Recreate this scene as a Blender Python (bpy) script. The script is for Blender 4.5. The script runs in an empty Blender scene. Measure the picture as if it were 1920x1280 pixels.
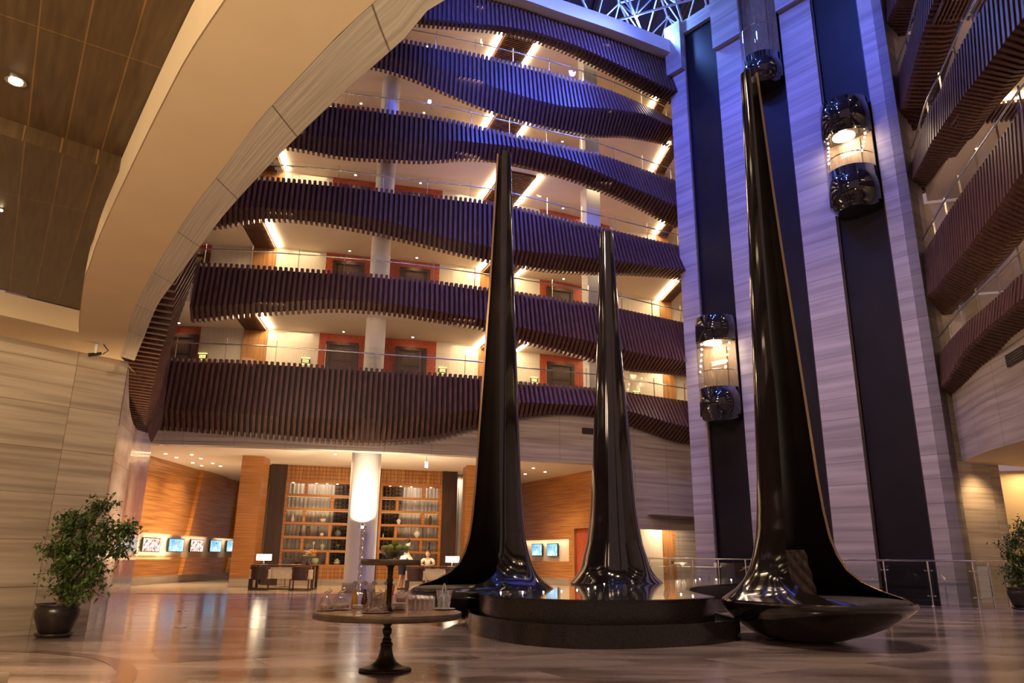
import bpy, math, random
from mathutils import Vector, Matrix
random.seed(7)
SC = bpy.context.scene
COL = SC.collection
PI = math.pi
# ------------------------------------------------------------------ camera
H = 1.05
F = 1405.0
_up = Vector(((1015-960)/F, (640+4200)/F, -1.0)).normalized()      # world up in camera axes
_fw = Vector((0, 0, -1)); _fw = (_fw - _fw.dot(_up)*_up).normalized()
_rt = _fw.cross(_up)
cd = bpy.data.cameras.new('camera')
cam = bpy.data.objects.new('camera', cd); COL.objects.link(cam)
cd.sensor_width = 36; cd.lens = 36*F/1920; cd.clip_end = 200; cd.clip_start = 0.05
cam.matrix_world = Matrix.Translation((0, 0, H)) @ Matrix((_rt, _fw, _up)).to_4x4()
SC.camera = cam
# ------------------------------------------------------------------ view, world
SC.view_settings.view_transform = 'Standard'
SC.view_settings.look = 'None'
SC.view_settings.exposure = 0.0
SC.view_settings.gamma = 1.0
SC.view_settings.use_curve_mapping = False
try:
    SC.cycles.use_denoising = True
    SC.cycles.max_bounces = 8
    SC.cycles.transparent_max_bounces = 48
    SC.cycles.sample_clamp_indirect = 4.0
    SC.cycles.caustics_reflective = False
    SC.cycles.caustics_refractive = False
except Exception:
    pass
W = bpy.data.worlds.new('night'); SC.world = W; W.use_nodes = True
W.node_tree.nodes['Background'].inputs[0].default_value = (1.0, 0.66, 0.62, 1)
W.node_tree.nodes['Background'].inputs[1].default_value = 0.30

def lamp(name, kind, loc, energy, color, target=None, size=0.2, spot=60, blend=0.6, sy=None, parent=None):
    l = bpy.data.lights.new(name, kind); l.energy = energy; l.color = color
    if kind == 'SPOT':
        l.spot_size = math.radians(spot); l.spot_blend = blend; l.shadow_soft_size = size
    elif kind == 'AREA':
        l.shape = 'RECTANGLE' if sy else 'DISK'; l.size = size
        if sy: l.size_y = sy
    else:
        l.shadow_soft_size = size
    o = bpy.data.objects.new(name, l); COL.objects.link(o); o.location = loc
    if target is not None:
        d = Vector(target)-Vector(loc)
        o.rotation_euler = d.to_track_quat('-Z', 'Y').to_euler()
    if parent:
        o.parent = parent; o.matrix_parent_inverse = parent.matrix_world.inverted()
    return o

WARM = (1.0, 0.62, 0.30)
WARM2 = (1.0, 0.74, 0.45)
BLUE = (0.08, 0.12, 1.0)
VIOLET = (0.46, 0.34, 1.0)
# theatre lamps hung in the roof frame
ROOF_LAMPS = [((1.5, 21.0, 23.2), (4.5, 25.5, 15.0)), ((4.5, 19.5, 23.2), (-3.5, 23.0, 14.0)), ((3.2, 17.0, 23.2), (9.5, 22.0, 14.0)),
              ((6.5, 22.5, 23.4), (1.0, 25.0, 17.5)), ((-1.0, 17.5, 23.2), (1.5, 26.0, 20.0)), ((0.5, 14.5, 23.2), (6.0, 24.0, 18.5))]
for i, (a, b) in enumerate(ROOF_LAMPS):
    lamp('roof_beam', 'SPOT', a, (4200, 5600, 3000, 5600, 5600, 4600)[i], BLUE, b, 0.25, 85, 1.0)
# added rose, violet and warm fill spots without fixtures, for tower, facade and floor
ROSE = (1.0, 0.68, 0.60)
lamp('tower_wash', 'SPOT', (-2.0, 11.0, 13.0), 3400, ROSE, (9.5, 22.0, 3.0), 0.5, 75, 1.0)
lamp('tower_wash', 'SPOT', (-1.5, 10.5, 18.5), 1300, VIOLET, (9.5, 22.0, 12.0), 0.5, 70, 1.0)
lamp('facade_wash', 'SPOT', (3.0, 8.0, 19.5), 1700, VIOLET, (-1.5, 23.5, 13.5), 0.5, 44, 1.0)
lamp('facade_low_wash', 'SPOT', (-4.2, 9.6, 7.6), 2200, (1.0, 0.62, 0.42), (-1.5, 23.0, 4.6), 1.2, 80, 1.0)
lamp('facade_low_wash', 'SPOT', (-3.6, 9.0, 7.6), 1300, (1.0, 0.66, 0.50), (5.5, 25.0, 5.0), 1.0, 60, 1.0)
lamp('floor_wash', 'SPOT', (-1.0, 9.0, 19.0), 4000, (1.0, 0.72, 0.52), (0.5, 9.5, 0), 0.4, 75, 0.9)
lamp('floor_wash', 'SPOT', (3.5, 11.0, 19.0), 3000, (1.0, 0.70, 0.52), (7.5, 12.5, 0), 0.4, 75, 0.9)
# added warm fill on the entrance ceiling, from unseen stands behind the viewer
UPL_FILL = [(-5.5, -1.5), (1.0, -3.0), (-2.0, -5.5)]
for x, y in UPL_FILL:
    lamp('ceiling_fill_beam', 'AREA', (x, y, 1.75), 1250, (1.0, 0.78, 0.50), (x, y+0.01, 5), 0.5)

# ------------------------------------------------------------------ measuring helpers
def ray(x, y):
    a, b = (x-960)/F, (640-y)/F
    c = Vector((a, b, -1))
    return Vector((_rt.dot(c), _fw.dot(c), _up.dot(c)))
def onz(x, y, z):
    d = ray(x, y); t = (z-H)/d.z
    return Vector((d.x*t, d.y*t, z))
def aty(x, y, Y):
    d = ray(x, y); t = Y/d.y
    return Vector((d.x*t, Y, H+d.z*t))
def proj(p):
    v = Vector(p)-Vector((0, 0, H)); c = _rt*v.x+_fw*v.y+_up*v.z
    # columns: world axes expressed in camera axes
    return 960+F*c.x/-c.z, 640-F*c.y/-c.z
def onplane(x, y, n, c):
    """point on the vertical plane n.x X + n.y Y = c"""
    d = ray(x, y); t = c/(n[0]*d.x+n[1]*d.y)
    return Vector((d.x*t, d.y*t, H+d.z*t))
def lerp(a, b, t): return a+(b-a)*t
def interp(pts, x):
    if x <= pts[0][0]: return pts[0][1]
    for (x0, y0), (x1, y1) in zip(pts, pts[1:]):
        if x <= x1: return y0+(y1-y0)*(x-x0)/(x1-x0)
    return pts[-1][1]

class Curve:
    """a plan curve through points, resampled evenly"""
    def __init__(s, pts, smooth=True, n=12):
        P = [Vector((p[0], p[1])) for p in pts]
        if smooth:
            out = []
            E = [2*P[0]-P[1]]+P+[2*P[-1]-P[-2]]
            for i in range(1, len(E)-2):
                p0, p1, p2, p3 = E[i-1:i+3]
                for k in range(n):
                    t = k/n
                    out.append(0.5*((2*p1)+(p2-p0)*t+(2*p0-5*p1+4*p2-p3)*t*t+(3*p1-p0-3*p2+p3)*t**3))
            out.append(P[-1]); P = out
        s.P = P; s.L = [0]
        for a, b in zip(P, P[1:]): s.L.append(s.L[-1]+(b-a).length)
        s.len = s.L[-1]
    def at(s, u):
        u = max(0, min(s.len, u))
        lo, hi = 0, len(s.L)-1
        while hi-lo > 1:
            m = (lo+hi)//2
            if s.L[m] <= u: lo = m
            else: hi = m
        t = (u-s.L[lo])/max(1e-9, s.L[hi]-s.L[lo])
        return s.P[lo].lerp(s.P[hi], t)
    def tan(s, u, e=0.25):
        return (s.at(u+e)-s.at(u-e)).normalized()
    def nor(s, u, e=0.25):           # right-hand normal of the walking direction
        t = s.tan(u, e); return Vector((t.y, -t.x))
    def off(s, d, step=0.6):
        n = max(2, int(s.len/step)); return Curve([s.at(s.len*i/n)+s.nor(s.len*i/n, 0.6)*d for i in range(n+1)], False)
    def hit(s, x, y):
        """length along the curve where the sight line through pixel x, y crosses it in plan"""
        d = ray(x, y); best = None
        for i, (a, b) in enumerate(zip(s.P, s.P[1:])):
            fa = a.x*d.y-a.y*d.x; fb = b.x*d.y-b.y*d.x
            if (fa <= 0) != (fb <= 0):
                t = fa/(fa-fb); u = s.L[i]+t*(s.L[i+1]-s.L[i])
                if best is None: best = u
        return best

# ------------------------------------------------------------------ materials
M = {}
def N(nt, t, **kw):
    n = nt.nodes.new(t)
    for k, v in kw.items(): setattr(n, k, v)
    return n
def base_mat(name, color=(0.5, 0.5, 0.5), rough=0.5, metal=0.0, emit=None, es=0.0, coat=0.0, alpha=None, trans=0.0, ior=1.45, spec=None):
    m = bpy.data.materials.new(name); m.use_nodes = True
    b = m.node_tree.nodes['Principled BSDF']
    b.inputs['Base Color'].default_value = (*color, 1)
    b.inputs['Roughness'].default_value = rough
    b.inputs['Metallic'].default_value = metal
    b.inputs['IOR'].default_value = ior
    if spec is not None: b.inputs['Specular IOR Level'].default_value = spec
    if coat: b.inputs['Coat Weight'].default_value = coat; b.inputs['Coat Roughness'].default_value = 0.05
    if trans: b.inputs['Transmission Weight'].default_value = trans
    if emit: b.inputs['Emission Color'].default_value = (*emit, 1); b.inputs['Emission Strength'].default_value = es
    M[name] = m
    return m, m.node_tree, b
def noise_color(name, c1, c2, scale=(1, 1, 1), nscale=3.0, rough=0.5, detail=6, lo=0.35, hi=0.65, coord='Object', bump=0.0, rot=(0, 0, 0), rr=None, c3=None, **kw):
    m, nt, b = base_mat(name, c1, rough, **kw)
    tc = N(nt, 'ShaderNodeTexCoord'); mp = N(nt, 'ShaderNodeMapping'); mp.inputs['Scale'].default_value = scale
    mp.inputs['Rotation'].default_value = rot
    if coord == 'World':
        g = N(nt, 'ShaderNodeNewGeometry'); nt.links.new(g.outputs['Position'], mp.inputs['Vector'])
    else:
        nt.links.new(tc.outputs[coord], mp.inputs['Vector'])
    nz = N(nt, 'ShaderNodeTexNoise'); nz.inputs['Scale'].default_value = nscale; nz.inputs['Detail'].default_value = detail
    nt.links.new(mp.outputs[0], nz.inputs['Vector'])
    cr = N(nt, 'ShaderNodeValToRGB'); e = cr.color_ramp.elements
    e[0].position = lo; e[0].color = (*c1, 1); e[1].position = hi; e[1].color = (*c2, 1)
    if c3:
        q = cr.color_ramp.elements.new((lo+hi)/2); q.color = (*c3, 1)
    nt.links.new(nz.outputs['Fac'], cr.inputs[0]); nt.links.new(cr.outputs[0], b.inputs['Base Color'])
    if rr:
        mr = N(nt, 'ShaderNodeMapRange'); mr.inputs['To Min'].default_value = rr[0]; mr.inputs['To Max'].default_value = rr[1]
        nt.links.new(nz.outputs['Fac'], mr.inputs[0]); nt.links.new(mr.outputs[0], b.inputs['Roughness'])
    if bump:
        bp = N(nt, 'ShaderNodeBump'); bp.inputs['Strength'].default_value = bump; bp.inputs['Distance'].default_value = 0.02
        nt.links.new(nz.outputs['Fac'], bp.inputs['Height']); nt.links.new(bp.outputs[0], b.inputs['Normal'])
    return m, nt, b, cr, mp
def add_tiles(nt, b, cr, tw, th, coord='UV', mortar=0.006, col=(0.10, 0.08, 0.07), var=0.14, rot=0.0, offset=0.0, jump=0.0):
    """thin joints and a little tone difference from tile to tile"""
    tc = N(nt, 'ShaderNodeTexCoord'); mp = N(nt, 'ShaderNodeMapping'); mp.inputs['Rotation'].default_value = (0, 0, rot)
    if coord == 'World':
        g = N(nt, 'ShaderNodeNewGeometry'); nt.links.new(g.outputs['Position'], mp.inputs['Vector'])
    else:
        nt.links.new(tc.outputs[coord], mp.inputs['Vector'])
    br = N(nt, 'ShaderNodeTexBrick'); br.offset = offset; br.squash = 1
    br.inputs['Scale'].default_value = 1.0; br.inputs['Brick Width'].default_value = tw; br.inputs['Row Height'].default_value = th
    br.inputs['Mortar Size'].default_value = mortar; br.inputs['Mortar Smooth'].default_value = 0.0
    br.inputs['Color1'].default_value = (1-var, 1-var, 1-var, 1); br.inputs['Color2'].default_value = (1, 1, 1, 1)
    br.inputs['Mortar'].default_value = (*col, 1)
    nt.links.new(mp.outputs[0], br.inputs['Vector'])
    if jump:
        b2 = N(nt, 'ShaderNodeTexBrick'); b2.offset = offset; b2.squash = 1
        for k in ('Scale', 'Brick Width', 'Row Height'): b2.inputs[k].default_value = br.inputs[k].default_value
        b2.inputs['Mortar Size'].default_value = 0.0; b2.inputs['Color1'].default_value = (0, 0, 0, 1); b2.inputs['Color2'].default_value = (1, 1, 1, 1)
        nt.links.new(mp.outputs[0], b2.inputs['Vector'])
        sc = N(nt, 'ShaderNodeVectorMath', operation='SCALE'); sc.inputs['Scale'].default_value = jump; nt.links.new(b2.outputs['Color'], sc.inputs[0])
        ad = N(nt, 'ShaderNodeVectorMath', operation='ADD')
        nz = next(n for n in nt.nodes if n.type == 'TEX_NOISE'); src = nz.inputs['Vector'].links[0].from_socket
        nt.links.new(src, ad.inputs[0]); nt.links.new(sc.outputs[0], ad.inputs[1]); nt.links.new(ad.outputs[0], nz.inputs['Vector'])
    mx = N(nt, 'ShaderNodeMix', data_type='RGBA', blend_type='MULTIPLY'); mx.inputs[0].default_value = 1.0
    nt.links.new(cr.outputs[0], mx.inputs[6]); nt.links.new(br.outputs['Color'], mx.inputs[7])
    nt.links.new(mx.outputs[2], b.inputs['Base Color'])
    return br

# slatted dark timber
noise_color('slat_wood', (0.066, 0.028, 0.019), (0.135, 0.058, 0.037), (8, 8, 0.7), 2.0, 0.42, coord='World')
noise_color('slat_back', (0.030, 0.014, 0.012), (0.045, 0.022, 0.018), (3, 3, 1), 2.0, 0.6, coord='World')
# orange veneer with level grain
m_, nt_, b_, cr_, mp_ = noise_color('veneer', (0.36, 0.135, 0.030), (0.62, 0.29, 0.085), (0.25, 0.25, 9.0), 2.2, 0.32, coord='World', lo=0.35, hi=0.68)
m_, nt_, b_, cr_, mp_ = noise_color('veneer_pillar', (0.33, 0.12, 0.030), (0.55, 0.25, 0.075), (0.25, 0.25, 14.0), 2.2, 0.32, coord='World', lo=0.35, hi=0.68)
noise_color('veneer_upright', (0.34, 0.15, 0.05), (0.50, 0.25, 0.10), (9, 9, 0.4), 2.0, 0.35, coord='World')
m_, nt_, b_, cr_, mp_ = noise_color('veneer_check', (0.36, 0.15, 0.045), (0.55, 0.27, 0.09), (6, 6, 0.6), 2.0, 0.4, coord='World')
add_tiles(nt_, b_, cr_, 0.15, 0.15, 'UV', 0.008, (0.35, 0.22, 0.15), 0.12)
# ceiling boards
m_, nt_, b_, cr_, mp_ = noise_color('ceiling_board', (0.058, 0.032, 0.013), (0.105, 0.061, 0.025), (14, 1.2, 1), 1.6, 0.38, coord='UV', lo=0.3, hi=0.7)
add_tiles(nt_, b_, cr_, 0.27, 2.6, 'UV', 0.005, (2.2, 2.0, 1.7), 0.22)
# stones
STA, STB, STC = (0.37, 0.29, 0.205), (0.60, 0.50, 0.37), (0.50, 0.41, 0.30)
m_, nt_, b_, cr_, mp_ = noise_color('stone_wall', STA, STB, (0.22, 0.22, 6.0), 1.9, 0.35, 9, 0.34, 0.66, coord='World', c3=STC)
add_tiles(nt_, b_, cr_, 1.2, 0.62, 'UV', 0.005, (0.5, 0.45, 0.4), 0.18, jump=7.0)
m_, nt_, b_, cr_, mp_ = noise_color('stone_tower', (0.34, 0.30, 0.29), (0.54, 0.49, 0.46), (0.12, 0.12, 3.0), 1.6, 0.45, 9, 0.34, 0.66, coord='World')
add_tiles(nt_, b_, cr_, 30.0, 0.66, 'UV', 0.008, (0.5, 0.47, 0.47), 0.12, jump=5.0)
m_, nt_, b_, cr_, mp_ = noise_color('stone_fascia', (0.33, 0.27, 0.23), (0.50, 0.43, 0.37), (0.2, 0.2, 5.0), 1.8, 0.45, 8, coord='World')
add_tiles(nt_, b_, cr_, 1.5, 0.62, 'UV', 0.006, (0.45, 0.4, 0.36), 0.10)
m_, nt_, b_, cr_, mp_ = noise_color('stone_edge', (0.40, 0.35, 0.28), (0.58, 0.52, 0.43), (0.5, 9.0, 1), 1.8, 0.45, 8, coord='UV')
add_tiles(nt_, b_, cr_, 1.25, 30.0, 'UV', 0.008, (0.35, 0.3, 0.26), 0.08)
m_, nt_, b_, cr_, mp_ = noise_color('marble_polished', (0.36, 0.28, 0.25), (0.58, 0.49, 0.45), (0.35, 0.35, 1.6), 1.8, 0.16, 9, coord='World', c3=(0.5, 0.40, 0.36))
add_tiles(nt_, b_, cr_, 0.55, 0.6, 'UV', 0.004, (0.6, 0.5, 0.45), 0.12)
m_, nt_, b_, cr_, mp_ = noise_color('floor_stone', (0.20, 0.145, 0.12), (0.50, 0.40, 0.34), (0.35, 1.7, 1), 1.1, 0.16, 12, 0.36, 0.64, coord='World', rot=(0, 0, -0.55), rr=(0.09, 0.22), c3=(0.37, 0.295, 0.26), spec=0.42)
add_tiles(nt_, b_, cr_, 2.2, 1.1, 'World', 0.004, (0.75, 0.7, 0.68), 0.30, rot=-0.55, offset=0.4, jump=9.0)
m_, nt_, b_, cr_, mp_ = noise_color('floor_cream', (0.46, 0.37, 0.26), (0.66, 0.56, 0.42), (0.5, 3.0, 1), 1.3, 0.14, 9, coord='World')
add_tiles(nt_, b_, cr_, 0.9, 0.6, 'World', 0.003, (0.8, 0.75, 0.7), 0.10)
noise_color('floor_band', (0.16, 0.11, 0.09), (0.22, 0.16, 0.13), (2, 2, 1), 3, 0.15, coord='World')
# paint
noise_color('plaster_ceiling', (0.60, 0.46, 0.29), (0.63, 0.485, 0.31), (1, 1, 1), 2, 0.8, coord='World')
noise_color('paint_cream', (0.74, 0.64, 0.52), (0.77, 0.67, 0.55), (1, 1, 1), 2, 0.7, coord='World')
noise_color('paint_white', (0.72, 0.69, 0.66), (0.75, 0.72, 0.69), (1, 1, 1), 2, 0.6, coord='World')
noise_color('paint_warm', (0.78, 0.60, 0.34), (0.80, 0.62, 0.36), (1, 1, 1), 2, 0.7, coord='World')
noise_color('wallpaper_cream', (0.70, 0.61, 0.49), (0.82, 0.73, 0.60), (40, 40, 0.6), 2, 0.6, coord='World')
noise_color('wallpaper_red', (0.30, 0.045, 0.020), (0.55, 0.12, 0.05), (22, 22, 9), 2, 0.55, coord='World')
noise_color('door_dark', (0.050, 0.028, 0.020), (0.085, 0.048, 0.034), (10, 10, 0.6), 2, 0.4, coord='World')
noise_color('panel_dark', (0.040, 0.022, 0.017), (0.060, 0.034, 0.026), (6, 6, 0.5), 2, 0.4, coord='World')
# gloss, metal, glass
noise_color('black_gloss', (0.010, 0.008, 0.007), (0.016, 0.012, 0.010), (1, 1, 1), 2, 0.09, coord='Object', coat=1.0, rr=(0.07, 0.13))
noise_color('shell_inside', (0.016, 0.011, 0.009), (0.024, 0.016, 0.012), (1, 1, 1), 2, 0.4, coord='Object')
noise_color('gold_edge', (0.35, 0.23, 0.12), (0.42, 0.28, 0.15), (1, 1, 1), 2, 0.25, coord='Object', metal=0.9)
noise_color('black_granite', (0.026, 0.022, 0.017), (0.075, 0.064, 0.050), (1, 1, 1), 60, 0.12, coord='Object', bump=0.15)
noise_color('black_granite_smooth', (0.026, 0.022, 0.018), (0.048, 0.042, 0.035), (1, 1, 1), 40, 0.14, coord='Object')
noise_color('seat_leather', (0.045, 0.034, 0.026), (0.07, 0.053, 0.04), (1, 1, 1), 8, 0.5, coord='Object', bump=0.1)
noise_color('brown_leather', (0.16, 0.12, 0.09), (0.22, 0.17, 0.13), (1, 1, 1), 8, 0.5, coord='Object', bump=0.1)
noise_color('steel', (0.55, 0.53, 0.50), (0.66, 0.63, 0.60), (1, 1, 20), 3, 0.25, coord='Object', metal=1.0)
noise_color('chrome', (0.80, 0.78, 0.75), (0.86, 0.84, 0.81), (1, 1, 1), 3, 0.08, coord='Object', metal=1.0)
noise_color('truss_paint', (0.62, 0.62, 0.66), (0.70, 0.70, 0.74), (1, 1, 1), 3, 0.4, coord='Object')
noise_color('bronze', (0.13, 0.10, 0.07), (0.19, 0.15, 0.11), (1, 1, 1), 9, 0.34, coord='Object', metal=0.6)
noise_color('cast_iron', (0.028, 0.022, 0.018), (0.05, 0.038, 0.030), (1, 1, 1), 14, 0.35, coord='Object', metal=0.5, bump=0.15)
noise_color('table_wood', (0.26, 0.13, 0.065), (0.38, 0.20, 0.10), (2, 14, 1), 2, 0.25, coord='Object')
noise_color('shaft_glass', (0.012, 0.010, 0.012), (0.017, 0.014, 0.017), (1, 1, 1), 1, 0.45, coord='World', spec=0.2)
noise_color('black_glass', (0.012, 0.010, 0.010), (0.018, 0.014, 0.013), (1, 1, 1), 2, 0.05, coord='Object', coat=1.0)
noise_color('roof_glass', (0.010, 0.014, 0.045), (0.016, 0.022, 0.065), (1, 1, 1), 1, 0.12, coord='World')
def glassy(name, tint=(0.9, 0.95, 0.93), gl=0.10, rough=0.02, gr=0.45):
    """thin clear pane: mostly straight through, a little mirror"""
    m = bpy.data.materials.new(name); m.use_nodes = True; nt = m.node_tree; nt.nodes.clear()
    o = N(nt, 'ShaderNodeOutputMaterial'); t = N(nt, 'ShaderNodeBsdfTransparent'); g = N(nt, 'ShaderNodeBsdfGlossy'); mx = N(nt, 'ShaderNodeMixShader')
    t.inputs[0].default_value = (*tint, 1); g.inputs['Roughness'].default_value = rough; g.inputs[0].default_value = (1, 1, 1, 1)
    f = N(nt, 'ShaderNodeFresnel'); f.inputs[0].default_value = 1.45
    a = N(nt, 'ShaderNodeMath', operation='ADD', use_clamp=True); a.inputs[1].default_value = gl-0.04
    h = N(nt, 'ShaderNodeMath', operation='MULTIPLY'); h.inputs[1].default_value = gr; nt.links.new(f.outputs[0], h.inputs[0]); nt.links.new(h.outputs[0], a.inputs[0]); nt.links.new(a.outputs[0], mx.inputs[0])
    nt.links.new(t.outputs[0], mx.inputs[1]); nt.links.new(g.outputs[0], mx.inputs[2]); nt.links.new(mx.outputs[0], o.inputs[0])
    M[name] = m
glassy('pane', (0.93, 0.95, 0.92), 0.06)
glassy('table_glass', (0.975, 0.975, 0.97), 0.12)
glassy('cab_glass', (0.93, 0.88, 0.80), 0.08)
noise_color('water', (0.05, 0.075, 0.075), (0.09, 0.12, 0.12), (1, 1, 1), 3.5, 0.07, 3, coord='Object', bump=0.35, coat=1.0)
def glow(name, col, s):
    base_mat(name, (0.8, 0.8, 0.8), 0.5, emit=col, es=s)
glow('glow_strip', (1.0, 0.74, 0.45), 45)
glow('glow_spot', (1.0, 0.76, 0.45), 60)
glow('glow_cab', (1.0, 0.90, 0.72), 22)
glow('glow_blue', (0.25, 0.5, 1.0), 160)
glow('glow_shade', (1.0, 0.80, 0.55), 4.5)
glow('glow_sign', (1.0, 0.85, 0.25), 2.2)
glow('glow_exit', (0.65, 1.0, 0.85), 3)
glow('glow_led', (0.9, 0.95, 1.0), 30)
glow('glow_tip', (1.0, 0.9, 0.75), 25)
noise_color('plastic_black', (0.012, 0.012, 0.012), (0.018, 0.018, 0.018), (1, 1, 1), 3, 0.35)
noise_color('plastic_white', (0.7, 0.68, 0.64), (0.75, 0.73, 0.69), (1, 1, 1), 3, 0.35)

# ------------------------------------------------------------------ mesh builder
class MB:
    def __init__(s): s.v = []; s.f = []; s.uv = []; s.mi = []; s.sm = []
    def face(s, pts, uv=None, mi=0, smooth=False):
        i = len(s.v); s.v += [tuple(p) for p in pts]; s.f.append(tuple(range(i, i+len(pts))))
        s.uv.append(uv or [(0, 0)]*len(pts)); s.mi.append(mi); s.sm.append(smooth)
    def shared(s, V, Fs, smooth=True, mi=0, uvs=None):
        i = len(s.v); s.v += [tuple(p) for p in V]
        for k, f in enumerate(Fs):
            s.f.append(tuple(i+j for j in f)); s.uv.append([uvs[j] for j in f] if uvs else [(0, 0)]*len(f)); s.mi.append(mi); s.sm.append(smooth)
    def box(s, c, d, rz=0, mi=0):
        x, y, z = d[0]/2, d[1]/2, d[2]/2; cc, ss = math.cos(rz), math.sin(rz)
        V = [(c[0]+a*cc-b*ss, c[1]+a*ss+b*cc, c[2]+e) for a, b, e in
             ((-x, -y, -z), (x, -y, -z), (x, y, -z), (-x, y, -z), (-x, -y, z), (x, -y, z), (x, y, z), (-x, y, z))]
        s.shared(V, [(0, 3, 2, 1), (4, 5, 6, 7), (0, 1, 5, 4), (1, 2, 6, 5), (2, 3, 7, 6), (3, 0, 4, 7)], False, mi)
        for k in range(1, 7):   # uv in metres
            f = s.f[-k]; u = []
            for j in f:
                p = Vector(s.v[j])-Vector(c); a = p.x*cc+p.y*ss; b = -p.x*ss+p.y*cc
                u.append((a, b) if k in (5, 6) else ((a, p.z+c[2]) if k in (4, 2) else (b, p.z+c[2])))
            s.uv[-k] = u
    def wall(s, a, b, z0, z1, t=0.0, mi=0, u0=0.0):
        """upright quad from plan point a to b; with thickness t behind (left of a->b)"""
        a = Vector((a[0], a[1])); b = Vector((b[0], b[1])); L = (b-a).length
        s.face([(a.x, a.y, z0), (b.x, b.y, z0), (b.x, b.y, z1), (a.x, a.y, z1)], [(u0, z0), (u0+L, z0), (u0+L, z1), (u0, z1)], mi)
        if t:
            d = (b-a).normalized(); n = Vector((-d.y, d.x))*t; A = a+n; B = b+n
            s.face([(B.x, B.y, z0), (A.x, A.y, z0), (A.x, A.y, z1), (B.x, B.y, z1)], [(u0+L, z0), (u0, z0), (u0, z1), (u0+L, z1)], mi)
            s.face([(a.x, a.y, z1), (b.x, b.y, z1), (B.x, B.y, z1), (A.x, A.y, z1)], [(u0, 0), (u0+L, 0), (u0+L, t), (u0, t)], mi)
            s.face([(A.x, A.y, z0), (B.x, B.y, z0), (b.x, b.y, z0), (a.x, a.y, z0)], [(u0, t), (u0+L, t), (u0+L, 0), (u0, 0)], mi)
            s.face([(A.x, A.y, z0), (a.x, a.y, z0), (a.x, a.y, z1), (A.x, A.y, z1)], [(0, z0), (t, z0), (t, z1), (0, z1)], mi)
            s.face([(b.x, b.y, z0), (B.x, B.y, z0), (B.x, B.y, z1), (b.x, b.y, z1)], [(0, z0), (t, z0), (t, z1), (0, z1)], mi)
    def prism(s, poly, z0, z1, mi=0, smooth=False):
        n = len(poly); V = [(p[0], p[1], z0) for p in poly]+[(p[0], p[1], z1) for p in poly]
        s.face([V[i+n] for i in range(n)], [(p[0], p[1]) for p in poly], mi); s.face([V[i] for i in reversed(range(n))], [(p[0], p[1]) for p in reversed(poly)], mi)
        u = 0
        Fs = []; 
        if smooth:
            s.shared(V, [(i, (i+1) % n, (i+1) % n+n, i+n) for i in range(n)], True, mi)
        else:
            for i in range(n):
                a, b = V[i], V[(i+1) % n]; L = math.hypot(a[0]-b[0], a[1]-b[1])
                s.face([a, b, V[(i+1) % n+n], V[i+n]], [(u, z0), (u+L, z0), (u+L, z1), (u, z1)], mi); u += L
    def strip(s, A, B, z0, z1, n=40, mi=0):
        """closed slab between plan curves A and B"""
        pa = [A.at(A.len*i/n) for i in range(n+1)]; pb = [B.at(B.len*i/n) for i in range(n+1)]
        for i in range(n):
            a, b, c, d = pa[i], pa[i+1], pb[i+1], pb[i]
            s.face([(a.x, a.y, z1), (b.x, b.y, z1), (c.x, c.y, z1), (d.x, d.y, z1)], None, mi)
            s.face([(d.x, d.y, z0), (c.x, c.y, z0), (b.x, b.y, z0), (a.x, a.y, z0)], None, mi)
            s.face([(a.x, a.y, z0), (b.x, b.y, z0), (b.x, b.y, z1), (a.x, a.y, z1)], None, mi)
            s.face([(c.x, c.y, z0), (d.x, d.y, z0), (d.x, d.y, z1), (c.x, c.y, z1)], None, mi)
        for P, Q in ((pa[0], pb[0]), (pb[-1], pa[-1])):
            s.face([(P.x, P.y, z0), (Q.x, Q.y, z0), (Q.x, Q.y, z1), (P.x, P.y, z1)][::-1], None, mi)
    def tube(s, path, r, n=8, mi=0, caps=True, closed=False):
        P = [Vector(p) for p in path]; R = r if isinstance(r, (list, tuple)) else [r]*len(P); rings = []
        ref = None
        for i, p in enumerate(P):
            if closed: t = (P[(i+1) % len(P)]-P[i-1]).normalized()
            else: t = (P[min(i+1, len(P)-1)]-P[max(i-1, 0)]).normalized()
            if ref is None:
                ref = Vector((0, 0, 1)) if abs(t.z) < 0.9 else Vector((1, 0, 0))
            a = (ref-ref.dot(t)*t).normalized(); ref = a; b = t.cross(a)
            rings.append([p+(a*math.cos(2*PI*k/n)+b*math.sin(2*PI*k/n))*R[i] for k in range(n)])
        V = [q for g in rings for q in g]; Fs = []
        m = len(P)
        for i in range(m if closed else m-1):
            j = (i+1) % m
            for k in range(n):
                Fs.append((i*n+k, i*n+(k+1) % n, j*n+(k+1) % n, j*n+k))
        s.shared(V, Fs, True, mi)
        if caps and not closed:
            s.face(list(reversed(rings[0])), None, mi); s.face(rings[-1], None, mi)
    def lathe(s, prof, c=(0, 0, 0), n=24, mi=0, sx=1, sy=1, smooth=True):
        """profile [(r, z)...] turned about the upright through c"""
        V = []; Fs = []
        for r, z in prof:
            for k in range(n):
                a = 2*PI*k/n; V.append((c[0]+r*sx*math.cos(a), c[1]+r*sy*math.sin(a), c[2]+z))
        for i in range(len(prof)-1):
            for k in range(n): Fs.append((i*n+k, i*n+(k+1) % n, (i+1)*n+(k+1) % n, (i+1)*n+k))
        s.shared(V, Fs, smooth, mi)
        m = len(prof)-1
        if prof[0][0] > 1e-4 and abs(prof[0][1]-prof[1][1]) > 1e-5: s.face([V[k] for k in reversed(range(n))], None, mi)
        if prof[-1][0] > 1e-4 and abs(prof[-1][1]-prof[-2][1]) > 1e-5: s.face([V[m*n+k] for k in range(n)], None, mi)
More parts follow.
